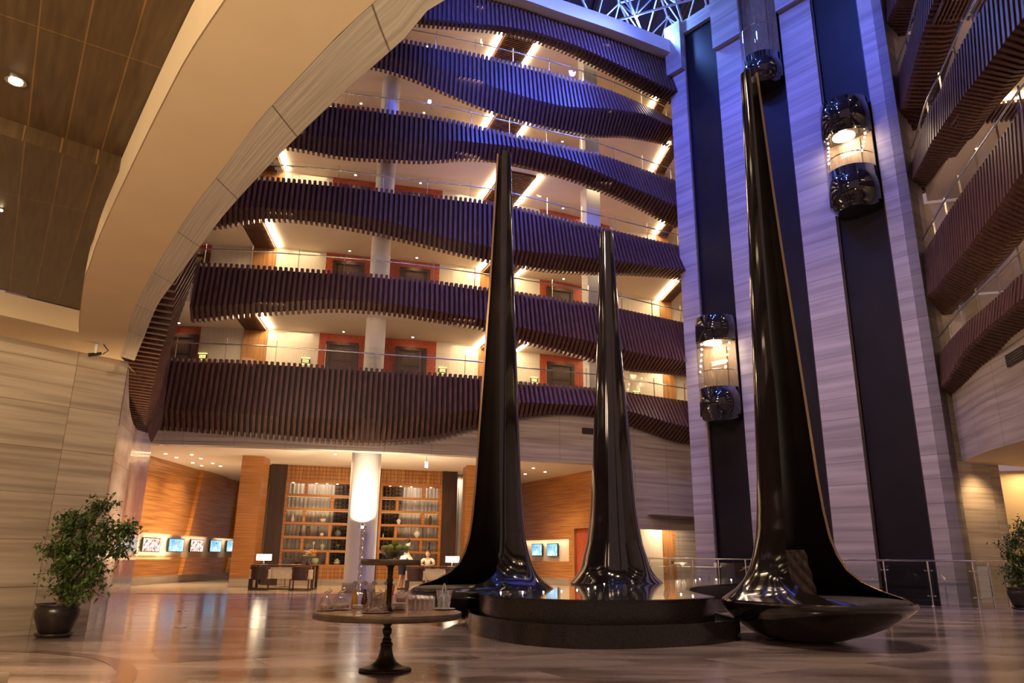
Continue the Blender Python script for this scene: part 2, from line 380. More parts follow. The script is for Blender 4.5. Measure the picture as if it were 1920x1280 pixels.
    def ball(s, c, r, n=12, m=8, sz=1, mi=0):
        s.lathe([(max(1e-5, r*math.sin(PI*i/m)), -r*sz*math.cos(PI*i/m)) for i in range(m+1)], c, n, mi)
    def build(s, name, mat, parent=None, label=None, bevel=0):
        me = bpy.data.meshes.new(name); me.from_pydata(s.v, [], s.f)
        for mm in (mat if isinstance(mat, (list, tuple)) else [mat]): me.materials.append(M[mm])
        uvl = me.uv_layers.new(name='UVMap')
        flat = []
        for u in s.uv:
            for q in u: flat += [q[0], q[1]]
        uvl.data.foreach_set('uv', flat)
        me.polygons.foreach_set('material_index', s.mi); me.polygons.foreach_set('use_smooth', s.sm)
        me.update()
        o = bpy.data.objects.new(name, me); COL.objects.link(o)
        if parent is not None: o.parent = parent
        if label: o['label'] = label
        if bevel:
            b = o.modifiers.new('bevel', 'BEVEL'); b.width = bevel; b.segments = 2; b.limit_method = 'ANGLE'
        return o

def tag(o, label, cat, group=None):
    o['label'] = label; o['category'] = cat
    if group: o['group'] = group
    return o
def thing(name, label, cat, loc=(0, 0, 0), rz=0, group=None):
    o = bpy.data.objects.new(name, None); COL.objects.link(o); o.location = loc; o.rotation_euler = (0, 0, rz)
    o.empty_display_size = 0.1
    return tag(o, label, cat, group)
def struct(o): o['kind'] = 'structure'; return o
def kids(o):
    return [c for c in bpy.data.objects if c.parent == o]
def dup(o, parent=None, loc=None, rz=None, label=None):
    ks = kids(o); c = o.copy(); COL.objects.link(c); c.parent = parent
    if loc is not None: c.location = loc
    if rz is not None: c.rotation_euler = (0, 0, rz)
    if label: c['label'] = label
    for k in ks: dup(k, c)
    return c
ORD = ['leftmost', 'second from the left', 'third from the left', 'fourth from the left', 'fifth from the left', 'sixth from the left']
# ------------------------------------------------------------------ the atrium: plan and heights
def ZT(l): return 6.85+3.10*(l-1) if l < 6 else 21.5          # top of the slats
def FL(l): return ZT(l)-0.60               # corridor floor
CEILH = 2.50
LC = 4.55                                  # lobby ceiling
TOPS = {1: [(318, 670), (467, 675), (640, 686), (773, 695), (907, 705), (973, 714), (1120, 727), (1180, 735), (1273, 749)],
        2: [(373, 492), (450, 495), (640, 508), (773, 520), (917, 539), (965, 545), (1133, 572), (1173, 580), (1273, 602)],
        3: [(490, 330), (640, 343), (773, 360), (930, 378), (1073, 412), (1167, 435), (1273, 460)],
        4: [(640, 195), (750, 208), (840, 222), (927, 242), (1040, 267), (1123, 288), (1207, 317), (1267, 337)],
        5: [(757, 73), (840, 88), (940, 110), (1040, 135), (1140, 167), (1223, 203), (1258, 222)],
        6: [(957, 9), (1040, 37), (1140, 70), (1240, 108)]}
KNEES = {1: [(317, 767), (640, 787), (773, 780), (907, 767), (973, 752), (1040, 757), (1120, 760), (1180, 770), (1273, 797)],
         2: [(347, 577), (433, 570), (633, 560), (773, 574), (913, 600), (967, 612), (1133, 644), (1173, 657), (1273, 675)],
         3: [(433, 385), (633, 395), (740, 417), (830, 444), (923, 464), (1133, 485), (1273, 505)],
         4: [(640, 258), (773, 266), (857, 263), (973, 275), (1073, 300), (1173, 345), (1267, 385)],
         5: [(707, 103), (807, 117), (907, 157), (990, 183), (1057, 200), (1140, 203), (1207, 212), (1260, 236)],
         6: [(790, 34), (857, 40), (940, 48), (1007, 60), (1073, 81), (1140, 111), (1207, 143), (1257, 168)]}
BOTS = {1: [(297, 805), (333, 807), (500, 819), (633, 829), (707, 832), (807, 825), (907, 797), (973, 782), (1040, 775), (1120, 779), (1180, 795), (1227, 814), (1277, 830)],
        2: [(320, 609), (467, 592), (633, 582), (740, 590), (913, 619), (967, 640), (1057, 662), (1127, 682), (1180, 695), (1273, 702)],
        3: [(400, 430), (470, 415), (520, 412), (600, 420), (707, 439), (807, 465), (917, 492), (967, 500), (1040, 510), (1123, 514), (1173, 514), (1273, 520)],
        4: [(550, 279), (640, 297), (740, 302), (800, 305), (873, 298), (940, 302), (990, 313), (1073, 337), (1140, 363), (1207, 393), (1263, 425)],
        5: [(707, 127), (773, 148), (840, 177), (907, 205), (973, 227), (1040, 243), (1107, 255), (1173, 255), (1223, 263), (1260, 272)],
        6: [(790, 47), (857, 52), (940, 60), (1007, 72), (1073, 93), (1140, 123), (1207, 157), (1257, 182)]}
C1P = [onz(x, y, ZT(1)) for x, y in TOPS[1]]
def level_curve(l):
    P = [onz(x, y, ZT(l)) for x, y in TOPS[l]]
    P = [p for i, p in enumerate(P)]
    sh = P[0].y-interp([(q.x, q.y) for q in C1P], P[0].x)
    pre = [Vector((q.x, q.y+sh, 0)) for q in C1P if q.x < P[0].x-0.8]
    P = pre+P
    e = P[-1]
    if e.x < 6.6: P = P+[Vector((6.75, e.y+(6.75-e.x)*0.55, 0))]
    return Curve(P)
C0 = Curve(C1P+[Vector((6.9, C1P[-1].y+0.35, 0))])
MAINC = {l: level_curve(l) for l in range(1, 7)}
# left side: the face of the wing that runs back towards the camera above the entrance ceiling
SOFF = [onz(x, y, 4.15) for x, y in [(350, 500), (335, 560), (325, 590), (312, 630), (302, 660), (292, 700), (283, 740), (275, 780), (271, 806)]]
_sc = Curve(SOFF)
LT = [p for p in _sc.off(0.14, 1.0).P]
LT = [p+Vector((-0.22*max(0, (10-p.y)/4), 0)) for p in LT if 7.2 < p.y < C1P[0].y-0.9]+[Vector((C1P[0].x+0.35, C1P[0].y-0.75))]
LEFTC = Curve(LT)
# right wing
RT = {1: [(1769, 653), (1785, 633), (1811, 605), (1844, 577), (1884, 542), (1917, 511)],
      2: [(1735, 468), (1750, 443), (1774, 403), (1812, 347), (1866, 272), (1916, 203)],
      3: [(1708, 309), (1737, 216), (1762, 169), (1800, 87), (1847, 6)],
      4: [(1684, 137), (1703, 78), (1725, 0)]}
RK = {1: [(1769, 724), (1785, 696), (1802, 664), (1844, 619), (1889, 582), (1914, 560)],
      2: [(1743, 553), (1774, 514), (1811, 469), (1844, 424), (1874, 385), (1912, 325)],
      3: [(1708, 341), (1756, 250), (1803, 184), (1850, 125), (1916, 34)],
      4: [(1689, 212), (1717, 109), (1737, 40), (1755, -15)],
      5: [(1655, 60), (1680, 0)]}
RB = {1: [(1774, 759), (1804, 753), (1825, 724), (1856, 680), (1886, 640), (1917, 614)],
      2: [(1750, 594), (1774, 586), (1811, 549), (1856, 500), (1891, 457), (1917, 427)],
      3: [(1716, 372), (1728, 369), (1772, 303), (1825, 231), (1881, 163), (1919, 120)],
      4: [(1700, 281), (1709, 278), (1734, 178), (1762, 81), (1791, 0)],
      5: [(1660, 70), (1670, 67), (1694, 0)]}
def right_curve(l):
    P = [onz(x, y, ZT(l)) for x, y in RT[l if l in RT else 4]] if l in RT else None
    if P is None: P = [onz(x, y, ZT(4)) for x, y in RT[4]]
    P = [p for p in P if p.y > 14.5 or l < 4]
    base = [Vector((12.05, 20.15, 0)), Vector((11.6, 18.7, 0)), Vector((11.05, 16.9, 0)), Vector((10.75, 15.2, 0)), Vector((10.5, 13.6, 0)), Vector((10.2, 11.8, 0)), Vector((9.8, 9.6, 0))]
    return Curve([Vector((12.4, 21.2, 0))]+P+[b for b in base if b.y < P[-1].y-1.0])
RIGHTC = {l: right_curve(l) for l in range(1, 7)}

def cladding(name, curve, zt, knee, bot, kf, bf, sf, parent, pitch=0.168, w=0.088, dep=0.16, kz=None, bz=None, e=0.25):
    n = int(curve.len/pitch); mb = MB(); rows = []
    def solve(p, nn, o, line):
        q = Vector((p.x+nn.x*o, p.y+nn.y*o)); lo, hi = 2.0, 30.0
        for _ in range(22):
            z = (lo+hi)/2; x, y = proj((q.x, q.y, z))
            if y < interp(line, x): hi = z
            else: lo = z
        x, y = proj((q.x, q.y, lo)); return lo, x
    data = []
    for i in range(n+1):
        u = curve.len*i/n; p = curve.at(u); nn = curve.nor(u, e)
        x0 = proj((p.x, p.y, zt))[0]
        k, b, s = kf(x0, u), bf(x0, u), sf(x0, u)
        zk = zb = None
        if knee and x0 < 4000 and p.y > 5:
            z1, xx = solve(p, nn, k, knee)
            if knee[0][0]-8 <= xx <= knee[-1][0]+8: zk = z1
            z2, xx = solve(p, nn, -b, bot)
            if bot[0][0]-8 <= xx <= bot[-1][0]+8: zb = z2
        data.append([p, nn, k, b, s, zk, zb, curve.tan(u, e)])
    for j, dflt in ((5, kz), (6, bz)):
        ok = [i for i, d in enumerate(data) if d[j] is not None]
        for i, d in enumerate(data):
            if d[j] is None:
                d[j] = data[min(ok, key=lambda q: abs(q-i))][j] if ok else zt-dflt
    # soften the traced heights
    for j in (5, 6):
        v = [d[j] for d in data]
        for i, d in enumerate(data):
            a = v[max(0, i-3):i+4]; d[j] = sum(a)/len(a)
    for i, (p, nn, k, b, s, zk, zb, t) in enumerate(data):
        zk = min(zk, zt-0.25); zb = min(zb, zk-0.12)
        outer = [(0, zt), (k, zk), (-b, zb)]; inner = [(-dep, zt), (k-dep, zk+0.02), (-b-dep, zb+0.10 if s > 0.05 else zb)]
        if s > 0.05: outer.append((-b-s, zb+0.02)); inner.append((-b-s, zb+0.14))
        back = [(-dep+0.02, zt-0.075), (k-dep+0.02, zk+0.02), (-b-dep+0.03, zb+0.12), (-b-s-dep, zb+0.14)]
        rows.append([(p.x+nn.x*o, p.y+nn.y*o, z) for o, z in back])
        jit = 0.0
        V = []
        for (o, z), (oi, zi) in zip(outer, inner):
            for sx in (-w/2, w/2):
                V.append((p.x+nn.x*o+t.x*sx, p.y+nn.y*o+t.y*sx, z))
            for sx in (-w/2, w/2):
                V.append((p.x+nn.x*oi+t.x*sx, p.y+nn.y*oi+t.y*sx, zi))
        Fs = [(0, 1, 3, 2)]; m = len(outer)
        for q in range(m-1):
            a, c = q*4, q*4+4
            Fs += [(a, c, c+1, a+1), (a, a+2, c+2, c), (a+1, c+1, c+3, a+3), (a+2, a+3, c+3, c+2)]
        a = (m-1)*4; Fs.append((a, a+2, a+3, a+1))
        mb.shared(V, Fs, False, 0)
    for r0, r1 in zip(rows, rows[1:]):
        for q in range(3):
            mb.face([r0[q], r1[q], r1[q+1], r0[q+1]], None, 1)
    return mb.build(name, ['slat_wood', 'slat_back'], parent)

def balustrade(curve, zt, parent, step=1.45, off=-0.13, u0=0.1, u1=None):
    """clear panes with a steel handrail and slim posts standing behind the slats"""
    c = curve.off(off, 0.5); u1 = u1 or c.len-0.1
    g = MB(); n = int((u1-u0)/0.5)
    pts = [c.at(u0+(u1-u0)*i/n) for i in range(n+1)]
    for a, b in zip(pts, pts[1:]): g.wall(a, b, zt-0.15, zt+0.72)
    g.build('glass_pane', 'pane', parent)
    r = MB(); pp = [(p.x, p.y, zt+0.50) for p in [c.at(u0+(u1-u0)*i/n)+c.nor(u0+(u1-u0)*i/n)*0.05 for i in range(n+1)]]
    r.tube(pp, 0.024, 6)
    r.build('handrail', 'steel', parent)
    k = int((u1-u0)/step)
    for i in range(k+1):
        u = u0+(u1-u0)*i/k; p = c.at(u); q = p-c.nor(u)*0.03; t = c.tan(u)
        m = MB(); m.box((q.x, q.y, zt+0.25), (0.012, 0.045, 0.94), math.atan2(t.y, t.x))
        m.box((p.x+c.nor(u).x*0.02, p.y+c.nor(u).y*0.02, zt+0.50), (0.10, 0.05, 0.03), math.atan2(t.y, t.x))
        m.build('post', 'steel', parent)

LEVEL = {1: 'lowest', 2: 'second', 3: 'third', 4: 'fourth', 5: 'fifth', 6: 'topmost'}
KF = [(300, .16), (700, .12), (900, .16), (1000, .30), (1200, .50), (1280, .52)]
BF = [(300, .10), (700, .05), (900, .0), (1100, .06), (1280, .10)]
for l in range(1, 7):
    b = thing('balcony', 'long wavy dark slatted balcony, %s storey, between the stone arch and the lift tower' % LEVEL[l], 'balcony', (0, 0, 0), 0, 'wavy balconies of the back facade')
    cladding('slat_cladding', MAINC[l], ZT(l), KNEES[l], BOTS[l], lambda x, u: interp(KF, x), lambda x, u: interp(BF, x), lambda x, u: 0.0, b)
    if l < 6: balustrade(MAINC[l], ZT(l), b)
for l in range(1, 7):
    if l == 1: lab = 'slatted timber underside of the lowest left balcony curving behind the stone arch edge'
    else: lab = 'dark slatted balcony of the left wing, %s storey, running out of sight behind the arch' % LEVEL[l]
    b = thing('balcony', lab, 'balcony', (0, 0, 0), 0, 'balconies of the left wing')
    cladding('slat_cladding', LEFTC, ZT(l), None, None, lambda x, u: 0.06, lambda x, u: 0.14, lambda x, u: 0.46, b, pitch=0.30 if l == 1 else 0.34, w=0.10, dep=0.20,
             kz=2.1 if l == 1 else 1.05, bz=2.70 if l == 1 else 1.35)
for l in range(1, 6):
    b = thing('balcony', 'steep dark slatted balcony right of the lift tower, %s storey' % LEVEL[l], 'balcony', (0, 0, 0), 0, 'balconies of the right wing')
    cladding('slat_cladding', RIGHTC[l], ZT(l), RK[l], RB[l], lambda x, u: 0.14, lambda x, u: 0.42, lambda x, u: 0.22, b, pitch=0.185, w=0.095)
    if l < 5: balustrade(RIGHTC[l], ZT(l), b, 1.3)

# ------------------------------------------------------------------ corridors behind the balconies
BACK = Curve([Vector((-16, C1P[0].y+2.6))]+[p for p in C0.off(-3.0, 1.2).P]+[Vector((12.5, 31.2))])
INNER = Curve([Vector((-16, C1P[0].y-0.1))]+[p for p in C0.off(-0.30, 0.8).P]+[Vector((11.5, 29.0))])
def inner_curve(l):
    c = MAINC[l].off(-0.30, 0.8); return Curve([Vector((-16, c.P[0].y-0.1))]+c.P+[Vector((11.5, 29.4))])
SEG = [(300, 372, 1), (372, 597, 0), (597, 818, 1), (818, 1012, 0), (1012, 1150, 1), (1150, 1285, 0)]
def ub(x, y=655): return BACK.hit(x, y)
segs = [(0, ub(312), 0)]
for a, b2, t in SEG: segs.append((ub(a) if a > 312 else ub(312), ub(b2), t))
segs.append((segs[-1][1], BACK.len, 0))
DOORS = [(315, 360), (615, 668), (743, 798), (1025, 1072)]
PIL = [(455, 500), (897, 960), (1240, 1262)]
SIGNS = [382, 575, 831, 1001, 1190]
dn = 0
def back_pt(u, o=0.0):
    p = BACK.at(u)+BACK.nor(u)*o; return p
def place_frame(u, o=0.0):
    p = back_pt(u, o); t = BACK.tan(u); return p, math.atan2(t.y, t.x)
ROW = {1: 'lowest', 2: 'second', 3: 'third', 4: 'fourth', 5: 'fifth'}
def make_door(w=0.92, h=2.08):
    """a hotel room door; local x along the wall, -y to the atrium"""
    d = struct(bpy.data.objects.new('door_1', None)); COL.objects.link(d)
    f = MB(); f.box((-w/2-0.05, 0.0, h/2), (0.12, 0.14, h), 0); f.box((w/2+0.05, 0.0, h/2), (0.12, 0.14, h)); f.box((0, 0, h+0.05), (w+0.22, 0.14, 0.12))
    f.build('door_frame', 'panel_dark', d)
    m = MB(); m.box((0, 0.02, h/2), (w, 0.06, h))
    for z, hh in ((0.45, 0.62), (1.15, 0.55), (1.72, 0.42)):
        m.box((0, -0.02, z), (w-0.22, 0.03, hh)); m.box((0, -0.03, z), (w-0.34, 0.03, hh-0.12))
    m.build('door_leaf', 'door_dark', d)
    k = MB(); k.box((w/2-0.09, -0.05, 1.02), (0.13, 0.03, 0.025)); k.box((w/2-0.05, -0.03, 1.02), (0.05, 0.02, 0.16)); k.build('door_handle', 'steel', d)
    return d
door0 = None
sign0 = None
for l in range(1, 6):
    z0, z1 = FL(l), FL(l)+CEILH
    w_ = MB()
    for ua, ub_, t in segs:
        n = max(1, int((ub_-ua)/0.5))
        for i in range(n):
            a = BACK.at(lerp(ua, ub_, i/n)); b = BACK.at(lerp(ua, ub_, (i+1)/n))
            w_.wall(a, b, z0, z1, 0, t)
    struct(w_.build('wall_corridor' if l == 1 else 'wall_corridor', ['wallpaper_cream', 'wallpaper_red']))
    # slab above: corridor ceiling
    s_ = MB(); s_.strip(BACK, inner_curve(l+1), z1, z1+0.60, 60); struct(s_.build('ceiling_corridor', 'paint_cream'))
    for i, (a, b) in enumerate(DOORS):
        u = (ub(a)+ub(b))/2; p, rz = place_frame(u, 0.06)
        if door0 is None:
            door0 = make_door(); d = door0; d.location = (p.x, p.y, z0); d.rotation_euler = (0, 0, rz)
        else: d = dup(door0, None, (p.x, p.y, z0), rz)
        dn += 1; d.name = 'door_%d' % dn
        q = back_pt(u, 0.42)
        if True:
            t_ = thing('recessed_downlight', 'small ceiling downlight over the %s room door of the %s corridor' % (ORD[i], ROW[l]), 'downlight', (q.x, q.y, z1-0.005), 0, 'downlights over the room doors')
            mm = MB(); mm.lathe([(0.06, -0.012), (0.06, 0.0)], n=12); mm.build('rim', 'steel', t_)
            mm = MB(); mm.lathe([(0.035, -0.016), (0.035, -0.012)], n=12); mm.build('bulb', 'glow_spot', t_)
            r_ = back_pt(u, 0.0)
            lamp('door_beam', 'SPOT', (q.x, q.y, z1-0.03), 26, WARM, (r_.x, r_.y, z0+1.6), 0.03, 85, 0.8)
    for i, x in enumerate(SIGNS):
        u = ub(x); p, rz = place_frame(u, 0.03)
        if sign0 is None:
            t_ = thing('room_number_sign', '', 'sign', (p.x, p.y, z0+1.42), rz, 'lit room number signs'); sign0 = t_
            mm = MB(); mm.box((0, 0, 0), (0.30, 0.03, 0.15)); mm.build('plate', 'panel_dark', t_)
            mm = MB(); mm.box((0, -0.018, 0.115), (0.30, 0.012, 0.02)); mm.box((0, -0.018, -0.115), (0.30, 0.012, 0.03)); mm.build('lit_edge', 'glow_sign', t_)
            mm = MB()
            for k in range(4):
                cx = -0.085+0.057*k
                for dz in (-0.032, 0.032): mm.box((cx-0.015, -0.018, dz), (0.008, 0.008, 0.045)); mm.box((cx+0.015, -0.018, dz), (0.008, 0.008, 0.045))
                for dz in (-0.05, 0.0, 0.05): mm.box((cx, -0.018, dz), (0.03, 0.008, 0.010))
            mm.build('digits', 'glow_sign', t_)
        else: t_ = dup(sign0, None, (p.x, p.y, z0+1.42), rz)
        t_['label'] = 'small lit room number sign on the %s corridor wall, %s' % (ROW[l], ORD[i])
    for i, (a, b) in enumerate(PIL):
        ua, uc = ub(a), ub(b); um = (ua+uc)/2; wd = uc-ua
        p, rz = place_frame(um, 0.05)
        t_ = thing('wood_pilaster', 'wood veneer wall strip in the %s corridor with slatted ceiling above, %s' % (ROW[l], ORD[i]), 'wall panel', (p.x, p.y, z0), rz, 'veneer strips in the corridors')
        mm = MB(); mm.box((0, 0, CEILH/2), (wd, 0.10, CEILH)); mm.build('veneer_panel', 'veneer_upright', t_)
        mm = MB()
        for k in range(24): mm.box((0, -0.12-0.105*k, CEILH-0.05), (wd*0.9, 0.045, 0.10))
        mm.box((0, -1.32, CEILH-0.008), (wd*0.94, 2.5, 0.012))
        mm.build('ceiling_slats', 'slat_wood', t_)
        for sgn in (-1, 1):
            if i == 0 and sgn < 0: continue
            if i == 2 and sgn > 0: continue
            mm = MB(); mm.box((sgn*(wd/2+0.10), -1.35, CEILH-0.03), (0.14, 2.5, 0.03)); mm.build('light_strip', 'glow_strip', t_)
    for xx in (540, 850, 1080):
        q = back_pt(ub(xx), 1.5); lamp('corridor_wash', 'AREA', (q.x, q.y, z1-0.06), 34, WARM2, (q.x+0.01, q.y, z0), 3.6, sy=0.9)
# round and square white columns standing in the corridors
def column_at(x, y, l, r, lab, square=False):
    u = C0.hit(x, y); p = C0.at(u)-C0.nor(u)*0.85
    mb = MB()
    if square: mb.box((p.x, p.y, FL(l)+CEILH/2), (0.62, 0.45, CEILH), math.atan2(C0.tan(u).y, C0.tan(u).x))
    else: mb.lathe([(r, FL(l)), (r, FL(l)+CEILH)], (p.x, p.y, 0), 28)
    o = mb.build('column', 'paint_white'); tag(o, lab, 'column', 'white corridor columns')
for l in range(1, 6):
    column_at(705, 650, l, 0.33, 'white round column of the %s back corridor' % ROW[l])
    column_at(1135, 650, l, 0.3, 'white square column of the %s back corridor near the lift tower' % ROW[l], True)
# right wing corridors
RB_ = RIGHTC[1].off(-2.8, 0.8); RI_ = RIGHTC[1].off(-0.45, 0.8)
for l in range(1, 6):
    z0, z1 = FL(l), FL(l)+CEILH
    w_ = MB()
    n = 24
    for i in range(n): w_.wall(RB_.at(RB_.len*i/n), RB_.at(RB_.len*(i+1)/n), z0, z1)
    a = RB_.at(0); w_.wall((RIGHTC[1].at(0).x-0.2, RIGHTC[1].at(0).y+0.25), (a.x, a.y+0.25), z0, z1)
    struct(w_.build('wall_corridor_right', 'paint_cream'))
    s_ = MB(); s_.strip(RB_, RI_, z1, z1+0.60, 24); struct(s_.build('ceiling_corridor_right', 'paint_cream'))
    if l == 1:
        s_ = MB(); s_.strip(RB_, RI_, z0-0.3, z0, 24); struct(s_.build('floor_corridor_right', 'paint_cream'))
    uu = RIGHTC[1].len*0.42 if l < 4 else RIGHTC[1].len*0.25
    p = RIGHTC[1].at(uu)-RIGHTC[1].nor(uu)*1.0; t = RIGHTC[1].tan(uu); rz = math.atan2(t.y, t.x)
    t_ = thing('wood_pilaster', 'slatted timber ceiling band with bright light strips, %s storey right of the lift tower' % ROW[l], 'wall panel', (p.x, p.y, z0), rz, 'right wing ceiling bands')
    mm = MB()
    for k in range(16): mm.box((0, 0.6-0.105*k, CEILH-0.05), (0.9, 0.045, 0.10))
    mm.build('ceiling_slats', 'slat_wood', t_)
    for sgn in (1,):
        mm = MB(); mm.box((sgn*0.58, 0.2, CEILH-0.03), (0.16, 1.8, 0.03)); mm.build('light_strip', 'glow_strip', t_)
    lamp('corridor_wash', 'AREA', (RB_.at(RB_.len*0.35).x-1.2, RB_.at(RB_.len*0.35).y, z1-0.1), 22, WARM2, (RB_.at(RB_.len*0.4).x, RB_.at(RB_.len*0.4).y, z0+1), 2.5, sy=0.5)
for l, f in ((3, 0.55), (2, 0.62), (4, 0.3)):
    u = RIGHTC[1].len*f; p = RIGHTC[1].at(u)-RIGHTC[1].nor(u)*1.2
    mb = MB(); mb.lathe([(0.4, FL(l)), (0.4, FL(l)+CEILH)], (p.x, p.y, 0), 28)
    tag(mb.build('column', 'paint_cream'), 'cream round column of the right wing, %s storey' % ROW[l], 'column', 'right wing columns')
# ring beam along the top, trim under the roof frame
rb = MB(); rb.strip(MAINC[6].off(-0.9), MAINC[6].off(0.45), ZT(6)+0.02, ZT(6)+0.62, 50); struct(rb.build('trim_1', 'paint_white'))
rb = MB(); rb.strip(RB_, RIGHTC[1].off(0.1), FL(5)+CEILH+0.6, FL(5)+CEILH+1.2, 24); struct(rb.build('trim_2', 'paint_white'))

# left wing behind its balconies
BL = LEFTC.off(-2.6, 1.5); IL = LEFTC.off(-0.35, 1.5)
for l in range(1, 6):
    z0, z1 = FL(l), FL(l)+CEILH
    w_ = MB(); n = 14
    for i in range(n): w_.wall(BL.at(BL.len*i/n), BL.at(BL.len*(i+1)/n), z0, z1)
    struct(w_.build('wall_corridor_left', 'wallpaper_cream'))
    s_ = MB(); s_.strip(BL, IL, z1, z1+0.60, 14); struct(s_.build('ceiling_corridor_left', 'paint_cream'))
    q = LEFTC.at(LEFTC.len*0.5)-LEFTC.nor(LEFTC.len*0.5)*1.4
    lamp('corridor_wash', 'AREA', (q.x, q.y, z1-0.06), 30, WARM2, (q.x+0.01, q.y, z0), 3.0, sy=0.9)
s_ = MB(); s_.strip(BL, IL, FL(1)-0.3, FL(1), 14); struct(s_.build('floor_corridor_left', 'paint_cream'))
# ------------------------------------------------------------------ floors
RAILP = [onz(1187, 1086, 0), onz(1300, 1097, 0), onz(1480, 1113, 0), onz(1664, 1124, 0), onz(1748, 1129, 0), onz(1835, 1135, 0)]
# entrance ceiling (we stand under it): plaster border, recess with timber boards, stone edge towards the atrium
ZC = 3.93
OUT = [onz(x, y, ZC) for x, y in [(835, 0), (770, 62), (640, 178), (527, 287), (425, 397), (377, 460), (320, 537), (293, 577), (267, 640), (252, 676)]]
INN = [onz(x, y, ZC) for x, y in [(708, 0), (640, 62), (617, 85), (483, 228), (470, 247), (407, 333), (377, 370), (337, 428), (313, 467), (280, 524), (253, 577), (245, 600), (236, 640), (225, 668)]]
PLA = [onz(x, y, ZC) for x, y in [(420, 0), (307, 187), (192, 427), (167, 497), (157, 527), (148, 600), (148, 623)]]
A0 = onz(161, 1184, 0)                       # foot of the near stone wall's end
WD = Vector((-0.62, -0.785, 0)).normalized()  # along the near wall, towards us
WL = A0+WD*16
OUTC = Curve([Vector((4.5, 0.5, 0)), Vector((1.6, 1.9, 0))]+OUT)
INNC = Curve([Vector((4.3, -0.4, 0)), Vector((1.0, 1.6, 0))]+INN)
PLAC = Curve([Vector((3.5, -2.5, 0)), Vector((0.2, 1.35, 0))]+PLA)
def ribbon(mb, A, B, zA, zB, n=60, mi=0, v=(0, 1), flip=False):
    u = 0
    for i in range(n):
        a, b = A.at(A.len*i/n), A.at(A.len*(i+1)/n); c, d = B.at(B.len*(i+1)/n), B.at(B.len*i/n)
        L = (a-b).length
        q = [(a.x, a.y, zA), (b.x, b.y, zA), (c.x, c.y, zB), (d.x, d.y, zB)]; uv = [(u, v[0]), (u+L, v[0]), (u+L, v[1]), (u, v[1])]
        if flip: q.reverse(); uv.reverse()
        mb.face(q, uv, mi, False); u += L
m = MB(); ribbon(m, OUTC, INNC, ZC, ZC, 50); ribbon(m, OUTC, OUTC, ZC, ZC+0.26, 50); ribbon(m, OUTC, INNC, ZC+0.26, ZC+0.26, 50)
struct(m.build('trim_3', 'stone_edge'))
# plaster border: between inner edge of the stone and the recess, and between recess and near wall
m = MB(); ribbon(m, INNC, PLAC, ZC+0.004, ZC+0.004, 60)
far = PLA[-1]; tip = INN[-1]
wallt = [A0+WD*t+Vector((0, 0, 0)) for t in (0, 1.6, 16)]
rec = [far, far+WD*1.4, far+WD*15]
# border beside the wall
m.face([(tip.x, tip.y, ZC+.004), (far.x, far.y, ZC+.004), (far.x+WD.x*15, far.y+WD.y*15, ZC+.004), (WL.x-0.2, WL.y+0.2, ZC+.004), (A0.x+WD.x*0-0.1, A0.y+0.1, ZC+.004)])
m.face([(tip.x, tip.y, ZC+.004), (A0.x-0.1, A0.y+0.1, ZC+.004), (A0.x-0.3, A0.y+0.9, ZC+.004)])
# upright sides of the recess
ribbon(m, PLAC, PLAC, ZC, ZC+0.42, 60)
m.wall((far.x, far.y), (far.x+WD.x*15, far.y+WD.y*15), ZC, ZC+0.30)
struct(m.build('ceiling_plaster', 'plaster_ceiling'))
# timber boards in three fields, each a little lower than the next
def board_field(pts, z, name, mat='ceiling_board', edge=None):
    mm = MB(); d1 = Vector((0.56, -0.83, 0)).normalized(); d2 = Vector((d1.y, -d1.x, 0))
    mm.face([(p.x, p.y, z) for p in pts], [(d2.dot(Vector((p.x, p.y, 0))), d1.dot(Vector((p.x, p.y, 0)))) for p in pts])
    if edge:
        a, b, z2 = edge; mm.wall((a.x, a.y), (b.x, b.y), z, z2)
    return struct(mm.build(name, mat))
zb1, zb2 = ZC+0.30, ZC+0.36
e1 = onz(223, 333, zb1); e0 = onz(0, 262, zb1); ed = (e0-e1).normalized()
far2 = onz(148, 582, zb1)
def recess_edge(z, n=10):
    return [Vector((PLAC.at(PLAC.len*(i/n)).x-0.02, PLAC.at(PLAC.len*(i/n)).y, z)) for i in range(n+1)]
pe = [Vector((PLAC.at(u).x, PLAC.at(u).y, 0)) for u in [PLAC.len*k/24 for k in range(25)]]
def side(p, a, d): return (p.x-a.x)*d.y-(p.y-a.y)*d.x
nearp = [p for p in pe if side(p, e1, ed) > 0]; farp = [p for p in pe if side(p, e1, ed) <= 0]
if not farp or (farp[-1]-pe[-1]).length > 0.1: nearp, farp = farp, nearp
X = Vector((e1.x, e1.y, 0)); Y0 = X+Vector((ed.x, ed.y, 0))*14
board_field([X+Vector((.12, -.05, 0))]+[Vector((p.x+.1, p.y, 0)) for p in farp]+[Vector((far.x+WD.x*15, far.y+WD.y*15, 0)), Y0], zb1, 'ceiling_board_field', edge=(X+Vector((.12, -.05, 0)), Y0, zb2+0.08))
board_field([Vector((3.8, -8, 0))]+[Vector((p.x+.1, p.y, 0)) for p in nearp]+[X+Vector((.25, .2, 0)), Y0+Vector((0, .3, 0)), Vector((-16, -8, 0))], zb2+0.08, 'ceiling_board_field')
